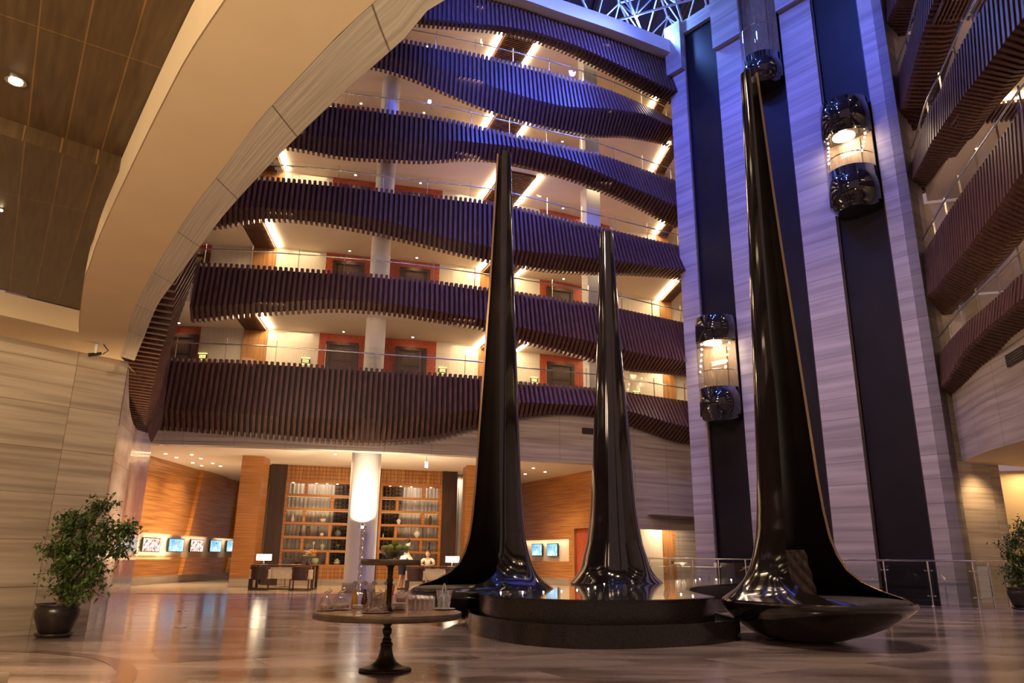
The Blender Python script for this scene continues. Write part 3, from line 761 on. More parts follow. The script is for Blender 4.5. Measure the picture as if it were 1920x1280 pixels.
def downlight(x, y, z, lab, grp, e=60, spot=95, r=0.045, glow_='glow_spot', beam=True, col=WARM, sm=0.05):
    t_ = thing('recessed_downlight', lab, 'downlight', (x, y, z), 0, grp)
    mm = MB(); mm.lathe([(r*1.6, -0.010), (r*1.6, 0.0)], n=14); mm.build('rim', 'steel', t_)
    mm = MB(); mm.lathe([(r, -0.016), (r, -0.010)], n=14); mm.build('bulb', glow_, t_)
    if beam: lamp('ceiling_beam', 'SPOT', (x, y, z-0.03), e, col, (x, y, 0), sm, spot, 0.9)
p = onz(30, 151, zb2+0.08); downlight(p.x, p.y, zb2+0.08, 'round downlight glowing in the dark boarded ceiling, the larger and brighter one', 'entrance ceiling lights', 700, r=0.045)
p = onz(1, 392, zb1); downlight(p.x, p.y, zb1, 'small downlight at the left edge of the boarded ceiling', 'entrance ceiling lights', 700, r=0.02)
for x, y, tx, ty in ((-4.6, 2.6, -6.7, 9.8), (-6.4, 2.2, -8.6, 7.6)):  # added spots out of view, brighten the left stone wall
    downlight(x, y, zb2+0.075, 'added unseen fill spot in the boarded ceiling aimed at the left stone wall', 'added wall fill spots in the entrance ceiling', 0, beam=False, r=0.03)
    lamp('wall_fill_beam', 'SPOT', (x, y, zb2), 850, (1.0, 0.74, 0.46), (tx, ty, 1.6), 0.1, 75, 0.9)
for x, y in ((-4.5, 0.8), (-1.8, -1.2), (1.2, -2.2), (-3.6, -3.5), (-8.2, 1.5), (0, -5)):
    downlight(x, y, zb2+0.07 if (x, y) != (-8.2, 1.5) else zb2, 'round downlight in the boarded entrance ceiling over the floor behind the viewer', 'entrance ceiling lights behind the viewer', 420)
# ------------------------------------------------------------------ near left stone wall and its polished end
m = MB(); m.wall((WL.x, WL.y), (A0.x, A0.y), 0, ZC+0.01, 0.0, 0, 0.33)
struct(m.build('wall_left', 'stone_wall'))
cap = MB(); cap.wall((WL.x, WL.y), (A0.x, A0.y), ZC-0.24, ZC, 0.0)
MW = [onz(x, y, 0) for x, y in [(162, 1184), (186, 1184), (202, 1156), (225, 1130), (244, 1113)]]
MWC = Curve([MW[0], MW[0].lerp(MW[2], 0.5)+Vector((0.10, 0, 0)), MW[2], MW[3], MW[4]], True, 8)
def marble_top(p):
    lo, hi = 2.5, 4.1
    for _ in range(20):
        z = (lo+hi)/2; x, y = proj((p.x, p.y, z))
        if y < interp([(240, 700), (243, 770), (250, 795), (258, 806), (285, 814)], x): hi = z
        else: lo = z
    return lo
m = MB(); n = 40; u = 0; P_ = [MWC.at(MWC.len*i/n) for i in range(n+1)]; Zt = [marble_top(p) for p in P_]; Zt[0] = 3.93
for i in range(n):
    a, b = P_[i], P_[i+1]; L = (b-a).length
    m.face([(a.x, a.y, 0), (b.x, b.y, 0), (b.x, b.y, Zt[i+1]), (a.x, a.y, Zt[i])], [(u, 0), (u+L, 0), (u+L, Zt[i+1]), (u, Zt[i])]); u += L
struct(m.build('wall_left_end', 'marble_polished'))
# ------------------------------------------------------------------ fascia below the lowest balcony
ff = C0.off(-0.28, 0.8)
m = MB(); FZ0 = 4.24
uj = ff.hit(1118, 870)
ua = 0.0; n = 60; ulast = ff.len
pts = [ff.at(ulast*i/n) for i in range(n+1)]
pts = [Vector((MW[4].x-0.6, MW[4].y-0.2))]+pts
u = 0
for a, b in zip(pts, pts[1:]):
    mid = (a+b)/2; low = FZ0 if ff.hit(1118, 870) > (mid-ff.at(0)).length*1.0 and mid.x < ff.at(uj).x else 2.12
    L = (b-a).length
    m.wall(a, b, low, 6.2, 0.45, 0, u); u += L
struct(m.build('wall_fascia', 'stone_fascia'))
# vents in the stone
def wall_vent(p, rz, w, h, lab):
    t_ = thing('wall_vent', lab, 'vent', p, rz, 'dark wall vents')
    mm = MB(); mm.box((0, 0, 0), (w, 0.05, h)); mm.build('vent_frame', 'panel_dark', t_)
    mm = MB()
    for k in range(5): mm.box((0, -0.03, -h/2+h*(k+0.5)/5), (w-0.06, 0.02, h/14))
    mm.build('louvre', 'panel_dark', t_)
u = ff.hit(1106, 808); q = ff.at(u)+ff.nor(u)*0.03; a = ff.tan(u)
d = ray(1106, 808); zz = H+d.z*(q.y/d.y)
wall_vent((q.x, q.y, zz), math.atan2(a.y, a.x), 0.62, 0.20, 'dark narrow air vent in the pale stone below the balcony, beside the middle spire')
# lobby ceiling
m = MB()
c_ = C0.off(-0.5, 1.0); n = 40
for i in range(n):
    a, b = c_.at(c_.len*i/n), c_.at(c_.len*(i+1)/n)
    m.face([(a.x, a.y, LC), (b.x, b.y, LC), (b.x, 46, LC), (a.x, 46, LC)])
a = c_.at(0); m.face([(a.x, a.y, LC), (a.x, 46, LC), (-34, 46, LC), (-34, a.y-0.9, LC)])
struct(m.build('ceiling_lobby', 'paint_cream'))
# ------------------------------------------------------------------ lift tower
TN = Vector((0.770, 0.638, 0)).normalized(); TC = 22.3; TD = Vector((TN.y, -TN.x, 0))     # TD: along the face, towards us
def tw(x, y, c=TC): return onplane(x, y, (TN.x, TN.y), c)
def ts(x, y, c=TC): p = tw(x, y, c); return p.x*TD.x+p.y*TD.y
def tp(s, c=TC): return Vector((TN.x*c+TD.x*s, TN.y*c+TD.y*s))
sL = ts(1281, 600); sR = (ts(1715, 427)+ts(1780, 853))/2
ST = [((ts(1304, 427)+ts(1328, 853))/2, (ts(1370, 427)+ts(1398, 853))/2), ((ts(1427, 427)+ts(1452, 720))/2, (ts(1502, 427)+ts(1547, 853))/2), ((ts(1570, 427)+ts(1618, 853))/2, (ts(1668, 427)+ts(1723, 853))/2)]
TTOP = tw(1250, 60).z; TBOT = -6.0
zb = tw(1390, 68).z                     # underside of the projecting heads of the piers
def pier(s0, s1, zt=TTOP, zhead=zb):
    mm = MB(); D = 1.0
    # face from s0 to s1 with returns
    a, b = tp(s0), tp(s1); mm.wall(a, b, TBOT, zt, D, 0, s0)
    if zhead:
        a, b = tp(s0, TC-0.22), tp(s1, TC-0.22); mm.wall(a, b, zhead, zt, 0.22, 0, s0)
    return mm
edges = [sL]+[e for st in ST for e in st]+[sR]
for i in range(4):
    s0, s1 = edges[2*i], edges[2*i+1]
    o = pier(s0, s1).build('wall_tower', 'stone_tower'); struct(o)
m = MB(); a, b = tp(sL, TC+0.15), tp(sR, TC+0.15); m.wall(a, b, TBOT, TTOP, 0.1); struct(m.build('wall_lift_shaft', 'shaft_glass'))
# head beam closing the left shaft
zbeam = tw(1283, 62).z
m = MB(); a, b = tp(ST[0][0], TC-0.02), tp(ST[0][1], TC-0.02); m.wall(a, b, zbeam, TTOP, 0.5, 0, ST[0][0]); struct(m.build('trim_4', 'stone_tower'))
# dark steel guides at the shaft edges
for i, (a0, a1) in enumerate(ST):
    for s, nm in ((a0+0.05, 'l'), (a1-0.03, 'r')):
        p = tp(s, TC+0.06); mm = MB(); mm.box((p.x, p.y, (TBOT+TTOP)/2), (0.035, 0.03, TTOP-TBOT-0.2), math.atan2(TD.y, TD.x)); struct(mm.build('trim_5', 'panel_dark'))
# tower end faces beyond
m = MB(); a, b = tp(sR), tp(sR, TC+0.6); m.wall(a, b, TBOT, TTOP, 0.3); struct(m.build('wall_tower_side', 'stone_tower'))
m = MB(); a, b = tp(sL, TC+4.0), tp(sL, TC); m.wall(a, b, TBOT, TTOP, 0.0); struct(m.build('wall_tower_side', 'stone_tower'))
noise_color('chair_wood', (0.20, 0.14, 0.10), (0.28, 0.20, 0.14), (4, 4, 1), 3, 0.5)
# ------------------------------------------------------------------ glass lifts
def lift(si, yt, ytg, ybg, yb, xm, lit, lab):
    s0, s1 = ST[si]; sc = (s0+s1)/2; r = (s1-s0)/2*0.96
    cc = TC-0.18; p = tp(sc, cc)
    d = ray(xm, yt)
    def zat(y):
        # height where the sight line meets the upright through the cab's front
        q = onplane(xm, y, (TN.x, TN.y), cc-r*0.8); return q.z
    z3, z2, z1, z0 = zat(yt), zat(ytg), zat(ybg), zat(yb)
    t_ = thing('glass_lift', lab, 'lift', (p.x, p.y, z0), math.atan2(TD.y, TD.x), 'round glass lifts on the tower')
    h1, h2, h3 = z1-z0, z2-z0, z3-z0
    mm = MB(); mm.lathe([(r*0.72, -0.20), (r*0.9, -0.10), (r*0.9, 0.0), (r, 0.02), (r, h1), (r*0.97, h1)], n=40); mm.build('lower_drum', 'black_glass', t_)
    mm = MB(); mm.lathe([(r*0.97, h2), (r, h2), (r, h3), (r*0.9, h3+0.05), (r*0.2, h3+0.05)], n=40); mm.build('upper_drum', 'black_glass', t_)
    mm = MB(); mm.lathe([(r*0.985, h1), (r*0.985, h2)], n=40); mm.f = mm.f[:-2] if False else mm.f; 
    mm = MB()
    V = []; n = 40
    for z in (h1, h2):
        for k in range(n+1):
            a = PI+PI*k/n; V.append((r*0.985*math.cos(a), r*0.985*math.sin(a), z))
    mm.shared(V, [(k, k+1, n+2+k, n+1+k) for k in range(n)], True); mm.build('glass_wall', 'cab_glass', t_)
    mm = MB(); mm.tube([(r*0.93*math.cos(PI+PI*k/20), r*0.93*math.sin(PI+PI*k/20), h1+(h2-h1)*0.35) for k in range(21)], 0.02, 6); mm.build('handrail', 'chrome', t_)
    # rear wall with the landing door
    mm = MB(); mm.box((0, 0.12, (h1+h2)/2), (r*1.9, 0.05, h2-h1)); mm.box((0, 0.08, (h1+h2)/2-0.05), (r*0.9, 0.05, (h2-h1)*0.85)); mm.build('rear_wall', 'chair_wood', t_)
    mm = MB(); mm.lathe([(r*0.9, h2-0.05), (r*0.97, h2-0.01)], n=40); mm.build('cab_ceiling', 'black_glass', t_)
    mm = MB(); mm.lathe([(r*0.45, h2-0.08), (r*0.45, h2-0.055)], (0, -r*0.35, 0), n=30, sy=0.9)
    mm.build('ceiling_lamp', 'glow_cab' if lit else 'bronze', t_)
    if lit:
        k = 0
        for j in range(5):
            for sg in (-1, 1):
                mm = MB(); x = sg*r*(0.80-0.02*j); zz = h2-0.14-(h2-h1)*0.13*j; mm.ball((x, -0.10-0.06*j, zz), 0.035, 8, 6)
                mm.build('bulb', 'glow_spot', t_)
        mm = MB()
        for a in range(9):
            for b in range(3): mm.ball((-0.28+0.07*a+(b % 2)*0.035, 0.045, h1+(h2-h1)*0.55+0.06*b), 0.014, 6, 4)
        mm.build('point_lights', 'glow_cab', t_); bpy.data.objects[-1] if False else None
        lamp('lift_light', 'POINT', tuple(Vector((p.x, p.y, z2-0.35))-Vector((TN.x, TN.y, 0))*r*0.4), 26, WARM2, None, 0.15)
    return t_
lift(0, 585, 630, 722, 774, 1353, True, 'glass lift on the left shaft, lowest of the three lifts')
lift(1, -85, -60, 96, 140, 1425, False, 'unlit glass lift at the top of the middle shaft behind the spire tip')
lift(2, 172, 235, 308, 372, 1598, True, 'brightly lit round glass lift high on the right shaft')
# ------------------------------------------------------------------ roof: dark glass over a white tube space frame
m = MB(); m.box((-2, 14, 26.6), (40, 40, 0.1)); struct(m.build('ceiling_roof_glass', 'roof_glass'))
t_ = thing('space_frame', 'white tubular steel roof truss lit blue above the atrium', 'roof truss', (0, 0, ZT(6)+1.3))
zb_, zt_ = 0.3, 1.9; g = 1.75; NX, NY = 10, 12; ox, oy = -4.4, 12.6
rot = math.radians(-24)
def nodeb(i, j): return Vector((ox+i*g*math.cos(rot)-j*g*math.sin(rot), oy+i*g*math.sin(rot)+j*g*math.cos(rot)-3, zb_))
def nodet(i, j): v = nodeb(i+0.5, j+0.5); return Vector((v.x, v.y, zt_))
def inside(v):
    return v.y < 30 and -9 < v.x < 11.5
for nm, fn, z, r in (('lower_chord', nodeb, 0, 0.05), ('upper_chord', nodet, 1, 0.05)):
    for i in range(NX+1):
        mm = MB(); k = 0
        for j in range(NY):
            for a, b in ((fn(i, j), fn(i+1, j)), (fn(i, j), fn(i, j+1))):
                if inside(a) and inside(b): mm.tube([a, b], r, 6); k += 1
        if k: mm.build(nm, 'truss_paint', t_)
for i in range(NX+1):
    mm = MB(); k = 0
    for j in range(NY+1):
        c = nodet(i, j)
        if not inside(c): continue
        for a in (nodeb(i, j), nodeb(i+1, j), nodeb(i, j+1), nodeb(i+1, j+1)):
            if inside(a): mm.tube([a, c], 0.035, 6); k += 1
        mm.ball(c, 0.11, 8, 6)
    if k: mm.build('web_members', 'truss_paint', t_)
mm = MB()
for q in range(16): mm.box((-9+q*1.4, 18, 3.35), (0.10, 26, 0.18), 0.1)
mm.build('glazing_bars', 'panel_dark', t_)
for i, (a, b) in enumerate(ROOF_LAMPS):
    dd = (Vector(b)-Vector(a)).normalized(); q = Vector(a)-dd*0.12
    f_ = thing('stage_lamp', ['blue stage lamp hanging under the roof truss near the lift tower', 'blue stage lamp hanging under the middle of the roof truss', 'blue stage lamp hanging under the roof truss above the fountain', 'blue stage lamp hanging under the truss corner by the top balcony', 'blue stage lamp hanging under the left part of the roof truss', 'blue stage lamp hanging at the near edge of the roof truss'][i], 'spotlight', tuple(q), 0, 'blue lamps in the roof')
    mm = MB(); mm.tube([Vector((0, 0, 0))-dd*0.32, Vector((0, 0, 0))-dd*0.02], [0.09, 0.13], 12); mm.build('lamp_body', 'plastic_black', f_)
    mm = MB(); mm.tube([-dd*0.02, dd*0.02], 0.11, 12); mm.build('lens', 'glow_blue', f_)
    mm = MB(); mm.tube([(0, 0, 0), (0, 0, 0.7)], 0.02, 6); mm.build('hanger', 'steel', f_)
p = onz(1193, 25, 23.4)
f_ = thing('stage_lamp', 'brilliant blue-white lamp seen among the roof truss tubes', 'spotlight', tuple(p), 0, 'blue lamps in the roof')
mm = MB(); mm.lathe([(0.09, -0.04), (0.12, 0.02), (0.10, 0.25)], n=12); mm.build('lamp_body', 'plastic_black', f_)
mm = MB(); mm.ball((0, 0, -0.08), 0.10, 12, 8); mm.build('lens', 'glow_blue', f_)
lamp('truss_glow', 'POINT', (p.x, p.y, p.z-0.3), 1500, (0.15, 0.3, 1.0), None, 0.2)
lamp('truss_glow', 'POINT', (5.5, 18.5, 23.6), 1300, (0.10, 0.2, 1.0), None, 0.2)
# ------------------------------------------------------------------ right side below the right wing
zr = 3.76
RF = [onz(1804, 865, zr), onz(1860, 843, zr), onz(1919, 825, zr)]
e = (RF[2]-RF[0]).normalized()
RFC = Curve([RF[0]]+[RF[1], RF[2], RF[2]+e*3, RF[2]+e*7])
m = MB(); u = 0; n = 30
for i in range(n):
    a, b = RFC.at(RFC.len*i/n), RFC.at(RFC.len*(i+1)/n); m.wall(a, b, zr, 6.25, 0, 0, u); u += (b-a).length
a = RFC.at(0); m.wall((a.x+0.7, a.y+0.5), a, zr, 6.25)
struct(m.build('wall_right_fascia', 'stone_fascia'))
m = MB(); n = 12
for i in range(n):
    a, b = RFC.at(RFC.len*i/n), RFC.at(RFC.len*(i+1)/n); m.face([(a.x, a.y, zr), (a.x+9, a.y+4, zr), (b.x+9, b.y+4, zr), (b.x, b.y, zr)])
struct(m.build('ceiling_right', 'paint_warm'))
pA = onz(1790, 1134, 0); pB = onz(1872, 866, zr-0.02)
pA = Vector((RF[0].x-0.35, RF[0].y+0.9, 0)); dB = ray(1895, 1000)
# stone wall seen behind the right end of the tower
kk = 21.6
P1 = tp(sR, TC+0.45); P2x = ray(1893, 1000); P2 = Vector((P2x.x/P2x.y*(kk-0.3), kk-0.3))
m = MB(); m.wall(P1, P2, -1, 6.25, 0, 0, 0); m.wall(P2, (P2.x+0.6, P2.y+3.5), 0, zr, 0); struct(m.build('wall_right', 'stone_wall'))
m = MB(); m.wall((P2.x-1, P2.y+2.2), (P2.x+6, P2.y-0.5), 0, zr, 0); struct(m.build('wall_right_back', 'paint_warm'))
d = ray(1906, 668); u = RFC.hit(1906, 668); q = RFC.at(u) if u else RF[2]; a = RFC.tan(u) if u else e
wall_vent((q.x-0.03, q.y, H+d.z*(q.y/d.y)), math.atan2(a.y, a.x), 0.9, 0.28, 'dark air vent high on the right stone wall below the lowest right balcony')
lamp('right_alcove_light', 'AREA', (P2.x+1.2, P2.y+0.6, zr-0.1), 32, (1, 0.68, 0.35), (P2.x+1.2, P2.y+0.7, 0), 1.0)
lamp('right_alcove_light', 'SPOT', (P2.x-0.9, P2.y-1.0, zr-0.1), 150, (1, 0.66, 0.34), (P2.x-0.9, P2.y, 1.5), 0.2, 90, 0.8)
for i, (x, y) in enumerate(((-5.0, 12.2), (-6.4, 15.6))):  # added fill, stands in for warm light bounced off the floor
    t_ = thing('bounce_fill', 'added flush fill disc standing in for floor bounce beside the polished marble wall end', 'fill light', (x, y, 0), 0, 'added bounce fills by the marble wall')
    mm = MB(); mm.lathe([(0.09, 0.0), (0.09, 0.008), (0.06, 0.010)], n=20); mm.build('bezel', 'steel', t_)
    mm = MB(); mm.lathe([(0.055, 0.006), (0.055, 0.011)], n=16); mm.build('lens', 'plastic_white', t_)
    lamp('bounce_fill_beam', 'SPOT', (x, y, 0.04), 800, (1.0, 0.66, 0.36), (x-1.4, y+1.6, 4.5), 0.1, 110, 0.9)
for i, (x, y) in enumerate(UPL_FILL):  # added stands out of view, carrying the entrance ceiling fill
    t_ = thing('floor_uplighter', 'added bowl-topped fill uplighter standing unseen behind the viewer', 'floor lamp', (x, y, 0), 0, 'added fill uplighters behind the viewer')
    mm = MB(); mm.lathe([(0.18, 0), (0.18, 0.03), (0.02, 0.05), (0.02, 1.5), (0.28, 1.68), (0.30, 1.70), (0.26, 1.69), (0.02, 1.55)], n=28); mm.build('stand', 'bronze', t_)
# ------------------------------------------------------------------ floor
RC = 21.5                                    # the rail runs along TN . p = RC
def rl(s, c=RC): return tp(s, c)
EC = 21.75
fl_r = rl(ts(1900, 1000)+1.2, EC)
m = MB()
pl = [(-34, -9), (19, -9), (19, 16.0), (fl_r.x+2.5, fl_r.y+0.2), (fl_r.x, fl_r.y)]
el = rl(ts(1187, 1086, RC)-1.5, EC)
pl += [(el.x, el.y), (el.x, 46), (-34, 46)]
m.face([(x, y, 0) for x, y in pl], [(x, y) for x, y in pl])
m.wall((fl_r.x, fl_r.y), (el.x, el.y), -0.5, 0)
struct(m.build('floor', 'floor_stone'))
m = MB(); m.face([(19, 16.0, 0.002), (19, 30, 0.002), (fl_r.x+2.4, 30, 0.002), (fl_r.x+2.4, fl_r.y+0.2, 0.002)]); struct(m.build('floor_alcove', 'floor_stone'))
m = MB(); lc = C0.off(-0.15, 1.0); n = 30; lim = lc.hit(1190, 900)
for i in range(n):
    a, b = lc.at(lim*i/n), lc.at(lim*(i+1)/n); m.face([(a.x, a.y, 0.004), (b.x, b.y, 0.004), (b.x+0, 46, 0.004), (a.x+0, 46, 0.004)])
a = lc.at(0); m.face([(a.x, a.y, .004), (a.x, 46, .004), (-34, 46, .004), (-34, a.y, .004)])
struct(m.build('floor_lobby', 'floor_cream'))
m = MB(); bc = Curve([onz(x, y, 0) for x, y in [(-180, 1222), (0, 1219), (110, 1224), (190, 1233), (232, 1250), (236, 1266), (215, 1290), (150, 1320)]])
ribbon(m, bc.off(0.09, 0.2), bc.off(-0.09, 0.2), 0.003, 0.003, 50, flip=True); struct(m.build('floor_band', 'floor_band'))
# dark line where the lobby floor meets the atrium floor
m = MB(); a = lc.off(0.05, 1); b = lc.off(-0.2, 1); ribbon(m, a, b, 0.006, 0.006, 50); struct(m.build('floor_threshold', 'floor_band'))

class VP:
    """an upright plane through two plan points"""
    def __init__(s, a, b):
        s.a = Vector((a[0], a[1])); s.d = (Vector((b[0], b[1]))-s.a).normalized(); s.n = Vector((s.d.y, -s.d.x)); s.c = s.n.dot(s.a)
    def pt(s, x, y):
        q = onplane(x, y, s.n, s.c); return (Vector((q.x, q.y))-s.a).dot(s.d), q.z
    def w(s, u, o=0.0, z=None):
        p = s.a+s.d*u+s.n*o; return (p.x, p.y) if z is None else (p.x, p.y, z)
    def rz(s): return math.atan2(s.d.y, s.d.x)
    def box(s, mb, u0, u1, z0, z1, o0, o1, mi=0):
        c = s.w((u0+u1)/2, (o0+o1)/2); mb.box((c[0], c[1], (z0+z1)/2), (abs(u1-u0), abs(o1-o0), abs(z1-z0)), s.rz(), mi)
# ------------------------------------------------------------------ lobby: the shelf wall at the back
LP = VP(onz(538, 871, LC), onz(833, 883.5, LC))
def U(x, y): return LP.pt(x, y)[0]
def Z(x, y): return LP.pt(x, y)[1]
uA0, uA1 = U(539, 902), U(672, 905)      # left bay (right edge behind the column)
uB0, uB1 = U(715, 914), U(829.5, 914)    # right bay
uA0 = (U(539.6, 902)+U(519.7, 1058))/2; uB0 = (U(715, 914)+U(703, 1058))/2; uB1 = (U(829.4, 914)+U(824, 1058))/2
uA1 = uA0+(uB1-uB0)*1.06
uM = (uA1+uB0)/2
zs = [Z(585, 903), Z(585, 928.5), Z(580, 954.5), Z(580, 981), Z(575, 1007), Z(572, 1032.5), Z(570, 1060)]
m = MB()
LP.box(m, uA0, uA1+0.0, zs[0], LC+0.25, -0.30, 0.0); LP.box(m, uB0, uB1, zs[0], LC+0.25, -0.30, 0.0)
LP.box(m, uA0, uA1, 0.22, zs[6], -0.35, 0.0); LP.box(m, uB0, uB1, 0.22, zs[6], -0.35, 0.0)
struct(m.build('wall_lobby_back', 'veneer_check'))
m = MB(); LP.box(m, uA0, uB1, 0, 0.22, -0.37, 0.03); struct(m.build('baseboard_lobby', 'stone_fascia'))
m = MB(); LP.box(m, uA1, uB0, 0, LC+0.2, -0.3, 0.05); struct(m.build('wall_lobby_post', 'panel_dark'))
for x0, x1, x2, x3, nm in ((516, 537, 492, 518, 'l'), (833.5, 854.5, 824, 846, 'r')):
    a = uA0-0.62 if nm == 'l' else uB1; b = uA0 if nm == 'l' else uB1+0.62
    m = MB(); LP.box(m, a, b, 0, LC+0.2, -0.35, 0.08); struct(m.build('wall_lobby_pier', 'panel_dark'))
DIV = {'A': [[574.8, 915], [623, 941], [570, 968], [618, 994], [566, 1020], [614, 1046]],
       'B': [[796, 920], [745, 946], [793, 970], [742, 995], [789, 1023], [740, 1046]]}
glow('glow_soft', (1.0, 0.62, 0.25), 1.6)
for key, (u0, u1), lab in (('A', (uA0, uA1), 'tall wooden display shelf left of the bright round column'), ('B', (uB0, uB1), 'tall wooden display shelf right of the bright round column')):
    t_ = thing('display_shelf', lab, 'shelf unit', LP.w((u0+u1)/2, 0, 0), LP.rz())
    inv = t_.matrix_basis.inverted() if False else Matrix.Translation(t_.location) @ Matrix.Rotation(LP.rz(), 4, 'Z')
    uc = (u0+u1)/2
    def lb(mb, a, b, z0, z1, o0, o1): mb.box(((a+b)/2-uc, -(o0+o1)/2, (z0+z1)/2), (b-a, abs(o1-o0), abs(z1-z0)))
    for z in zs:
        mm = MB(); lb(mm, u0+0.02, u1-0.02, z-0.045, z+0.045, -0.42, 0.02); mm.build('shelf_board', 'veneer_pillar', t_)
    for a, b in ((u0, u0+0.10), (u1-0.10, u1)):
        mm = MB(); lb(mm, a, b, zs[6], zs[0]+0.03, -0.42, 0.03); mm.build('side_panel', 'veneer_pillar', t_)
    for r, (x, y) in enumerate(DIV[key]):
        u = U(x, y); mm = MB(); lb(mm, u-0.055, u+0.055, zs[r+1]+0.045, zs[r]-0.045, -0.38, 0.0); mm.build('divider', 'veneer_pillar', t_)
    for f in ((0.10, 0.43, 0.58, 0.73) if key == 'A' else (0.16, 0.33, 0.50, 0.82)):
        u = lerp(u0, u1, f); mm = MB(); mm.lathe([(0.035, zs[0]-0.05), (0.035, zs[0]-0.038)], (u-uc, 0.12, 0), n=10); mm.build('spot', 'glow_spot', t_)
        c = LP.w(u, -0.12); lamp('shelf_beam', 'SPOT', (c[0], c[1], zs[0]-0.07), 70, WARM, (c[0], c[1], 0), 0.03, 100, 0.8)
    mm = MB()
    for r in (1, 2): lb(mm, u0+0.08, u1-0.08, zs[r]-0.05, zs[r]-0.042, -0.24, -0.21)
    mm.build('under_shelf_light', 'glow_soft', t_)
# curtains behind the shelves
def curtain(u0, u1, o, z0, z1, mat, lab, name='curtain', folds=0.16, slant=0.0, amp=0.05):
    mb = MB(); n = int(abs(u1-u0)/0.04); rows = 8; V = []
    for j in range(rows+1):
        z = z0+(z1-z0)*j/rows
        for i in range(n+1):
            f = i/n; uu = u0+(u1-u0)*f+slant*(1-j/rows)*f
            V.append(LP.w(uu, o+amp*math.sin(uu/folds*2*PI+0.7*math.sin(uu*3)), z))
    mb.shared(V, [(j*(n+1)+i, j*(n+1)+i+1, (j+1)*(n+1)+i+1, (j+1)*(n+1)+i) for j in range(rows) for i in range(n)], True)
    tag(mb.build(name, mat), lab, 'curtain')
m_, nt_, b_ = base_mat('sheer', (0.42, 0.38, 0.33), 0.8); b_.inputs['Transmission Weight'].default_value = 0.0
noise_color('sheer', (0.32, 0.30, 0.27), (0.50, 0.47, 0.42), (3, 3, 0.2), 3, 0.8, coord='World')
m_, nt_, b_, cr_, mp_ = noise_color('dark_pattern', (0.030, 0.022, 0.018), (0.045, 0.034, 0.028), (3, 3, 1), 3, 0.8, coord='World')
ck = N(nt_, 'ShaderNodeTexChecker'); g_ = N(nt_, 'ShaderNodeNewGeometry'); mpp = N(nt_, 'ShaderNodeMapping'); mpp.inputs['Scale'].default_value = (9, 9, 9); mpp.inputs['Rotation'].default_value = (0, 0.78, 0)
ck.inputs['Scale'].default_value = 1; ck.inputs[1].default_value = (0.03, 0.022, 0.018, 1); ck.inputs[2].default_value = (0.12, 0.095, 0.075, 1)
nt_.links.new(g_.outputs['Position'], mpp.inputs[0]); nt_.links.new(mpp.outputs[0], ck.inputs[0]); nt_.links.new(ck.outputs[0], b_.inputs['Base Color'])
curtain(uA0-1.6, uA1-0.5, -0.95, 0.2, LC+.1, 'sheer', 'pale sheer curtain hanging behind the left display shelf')
curtain(uA1-0.75, uA1+0.2, -0.75, 0.2, LC+.1, 'dark_pattern', 'dark patterned curtain at the right end of the left shelf', slant=0.5)
curtain(uB0-0.1, uB0+1.15, -0.75, 0.2, LC+.1, 'dark_pattern', 'dark patterned curtain behind the right display shelf', slant=-0.55)
curtain(uB0+0.4, uB1+2.6, -0.95, 0.2, LC+.1, 'sheer', 'pale sheer curtain hanging behind the right display shelf')
curtain(uA0-1.15, uA0-0.55, -0.30, 0.8, LC+.1, 'dark_pattern', 'dark patterned curtain beside the left wooden pillar', slant=-0.45)
m = MB(); a, b = LP.w(uA0-1.5, -1.4), LP.w(uB1+1.7, -1.4); m.wall(a, b, 0, LC); struct(m.build('window_1', 'shaft_glass'))
c = LP.w((uA0+uA1)/2, -0.55); lamp('curtain_wash', 'AREA', (c[0], c[1], LC-0.15), 50, (1, 0.85, 0.65), (c[0], c[1]+0.3, 0), 2.6, sy=0.12)
c = LP.w((uB0+uB1)/2, -0.55); lamp('curtain_wash', 'AREA', (c[0], c[1], LC-0.15), 45, (1, 0.85, 0.65), (c[0], c[1]+0.3, 0), 2.6, sy=0.12)
c = LP.w(uB1+1.1, -0.5); lamp('curtain_wash', 'AREA', (c[0], c[1], LC-0.15), 30, (1, 0.85, 0.65), (c[0], c[1]+0.3, 0), 1.0, sy=0.12)
# ------------------------------------------------------------------ wooden pillars
def pillar(c1, c2, c3, lab):
    p1, p2, p3 = onz(*c1, LC), onz(*c2, LC), onz(*c3, LC)
    m = MB(); poly = [(p1.x, p1.y), (p2.x, p2.y), (p3.x, p3.y), (p1.x+p3.x-p2.x, p1.y+p3.y-p2.y)]
    t_ = thing('wood_pillar', lab, 'pillar', (p2.x, p2.y, 0), 0)
    rel = [(a-p2.x, b-p2.y) for a, b in poly]
    m.prism(rel, 0.32, LC-0.004); m.build('veneer_cladding', 'veneer_pillar', t_)
    m = MB(); cx = sum(a for a, _ in rel)/4; cy = sum(b for _, b in rel)/4
    m.prism([(cx+(a-cx)*1.01, cy+(b-cy)*1.01) for a, b in rel], 0, 0.32); m.build('stone_base', 'stone_fascia', t_)
pillar((455, 853), (495.5, 855), (507, 862), 'square orange veneer pillar on a stone base left of the reception shelves')
pillar((868.6, 878), (875, 871.5), (924, 873), 'square orange veneer pillar partly hidden behind the tall left spire')
# bright round column
cb = onz(667, 1113, 0); cb.y = C0.at(C0.hit(690, 848)).y+1.15; d = ray(681, 960); cb.x = d.x/d.y*cb.y
t_ = thing('round_column', 'massive round pale column washed by a bright uplight in the lobby', 'column', (cb.x, cb.y, 0))
m = MB(); m.lathe([(0.47, 0.30), (0.47, LC-0.004)], n=48); m.build('shaft', 'paint_white', t_)
m = MB(); m.lathe([(0.50, 0), (0.50, 0.30), (0.47, 0.30)], n=48); m.build('plinth', 'stone_fascia', t_)
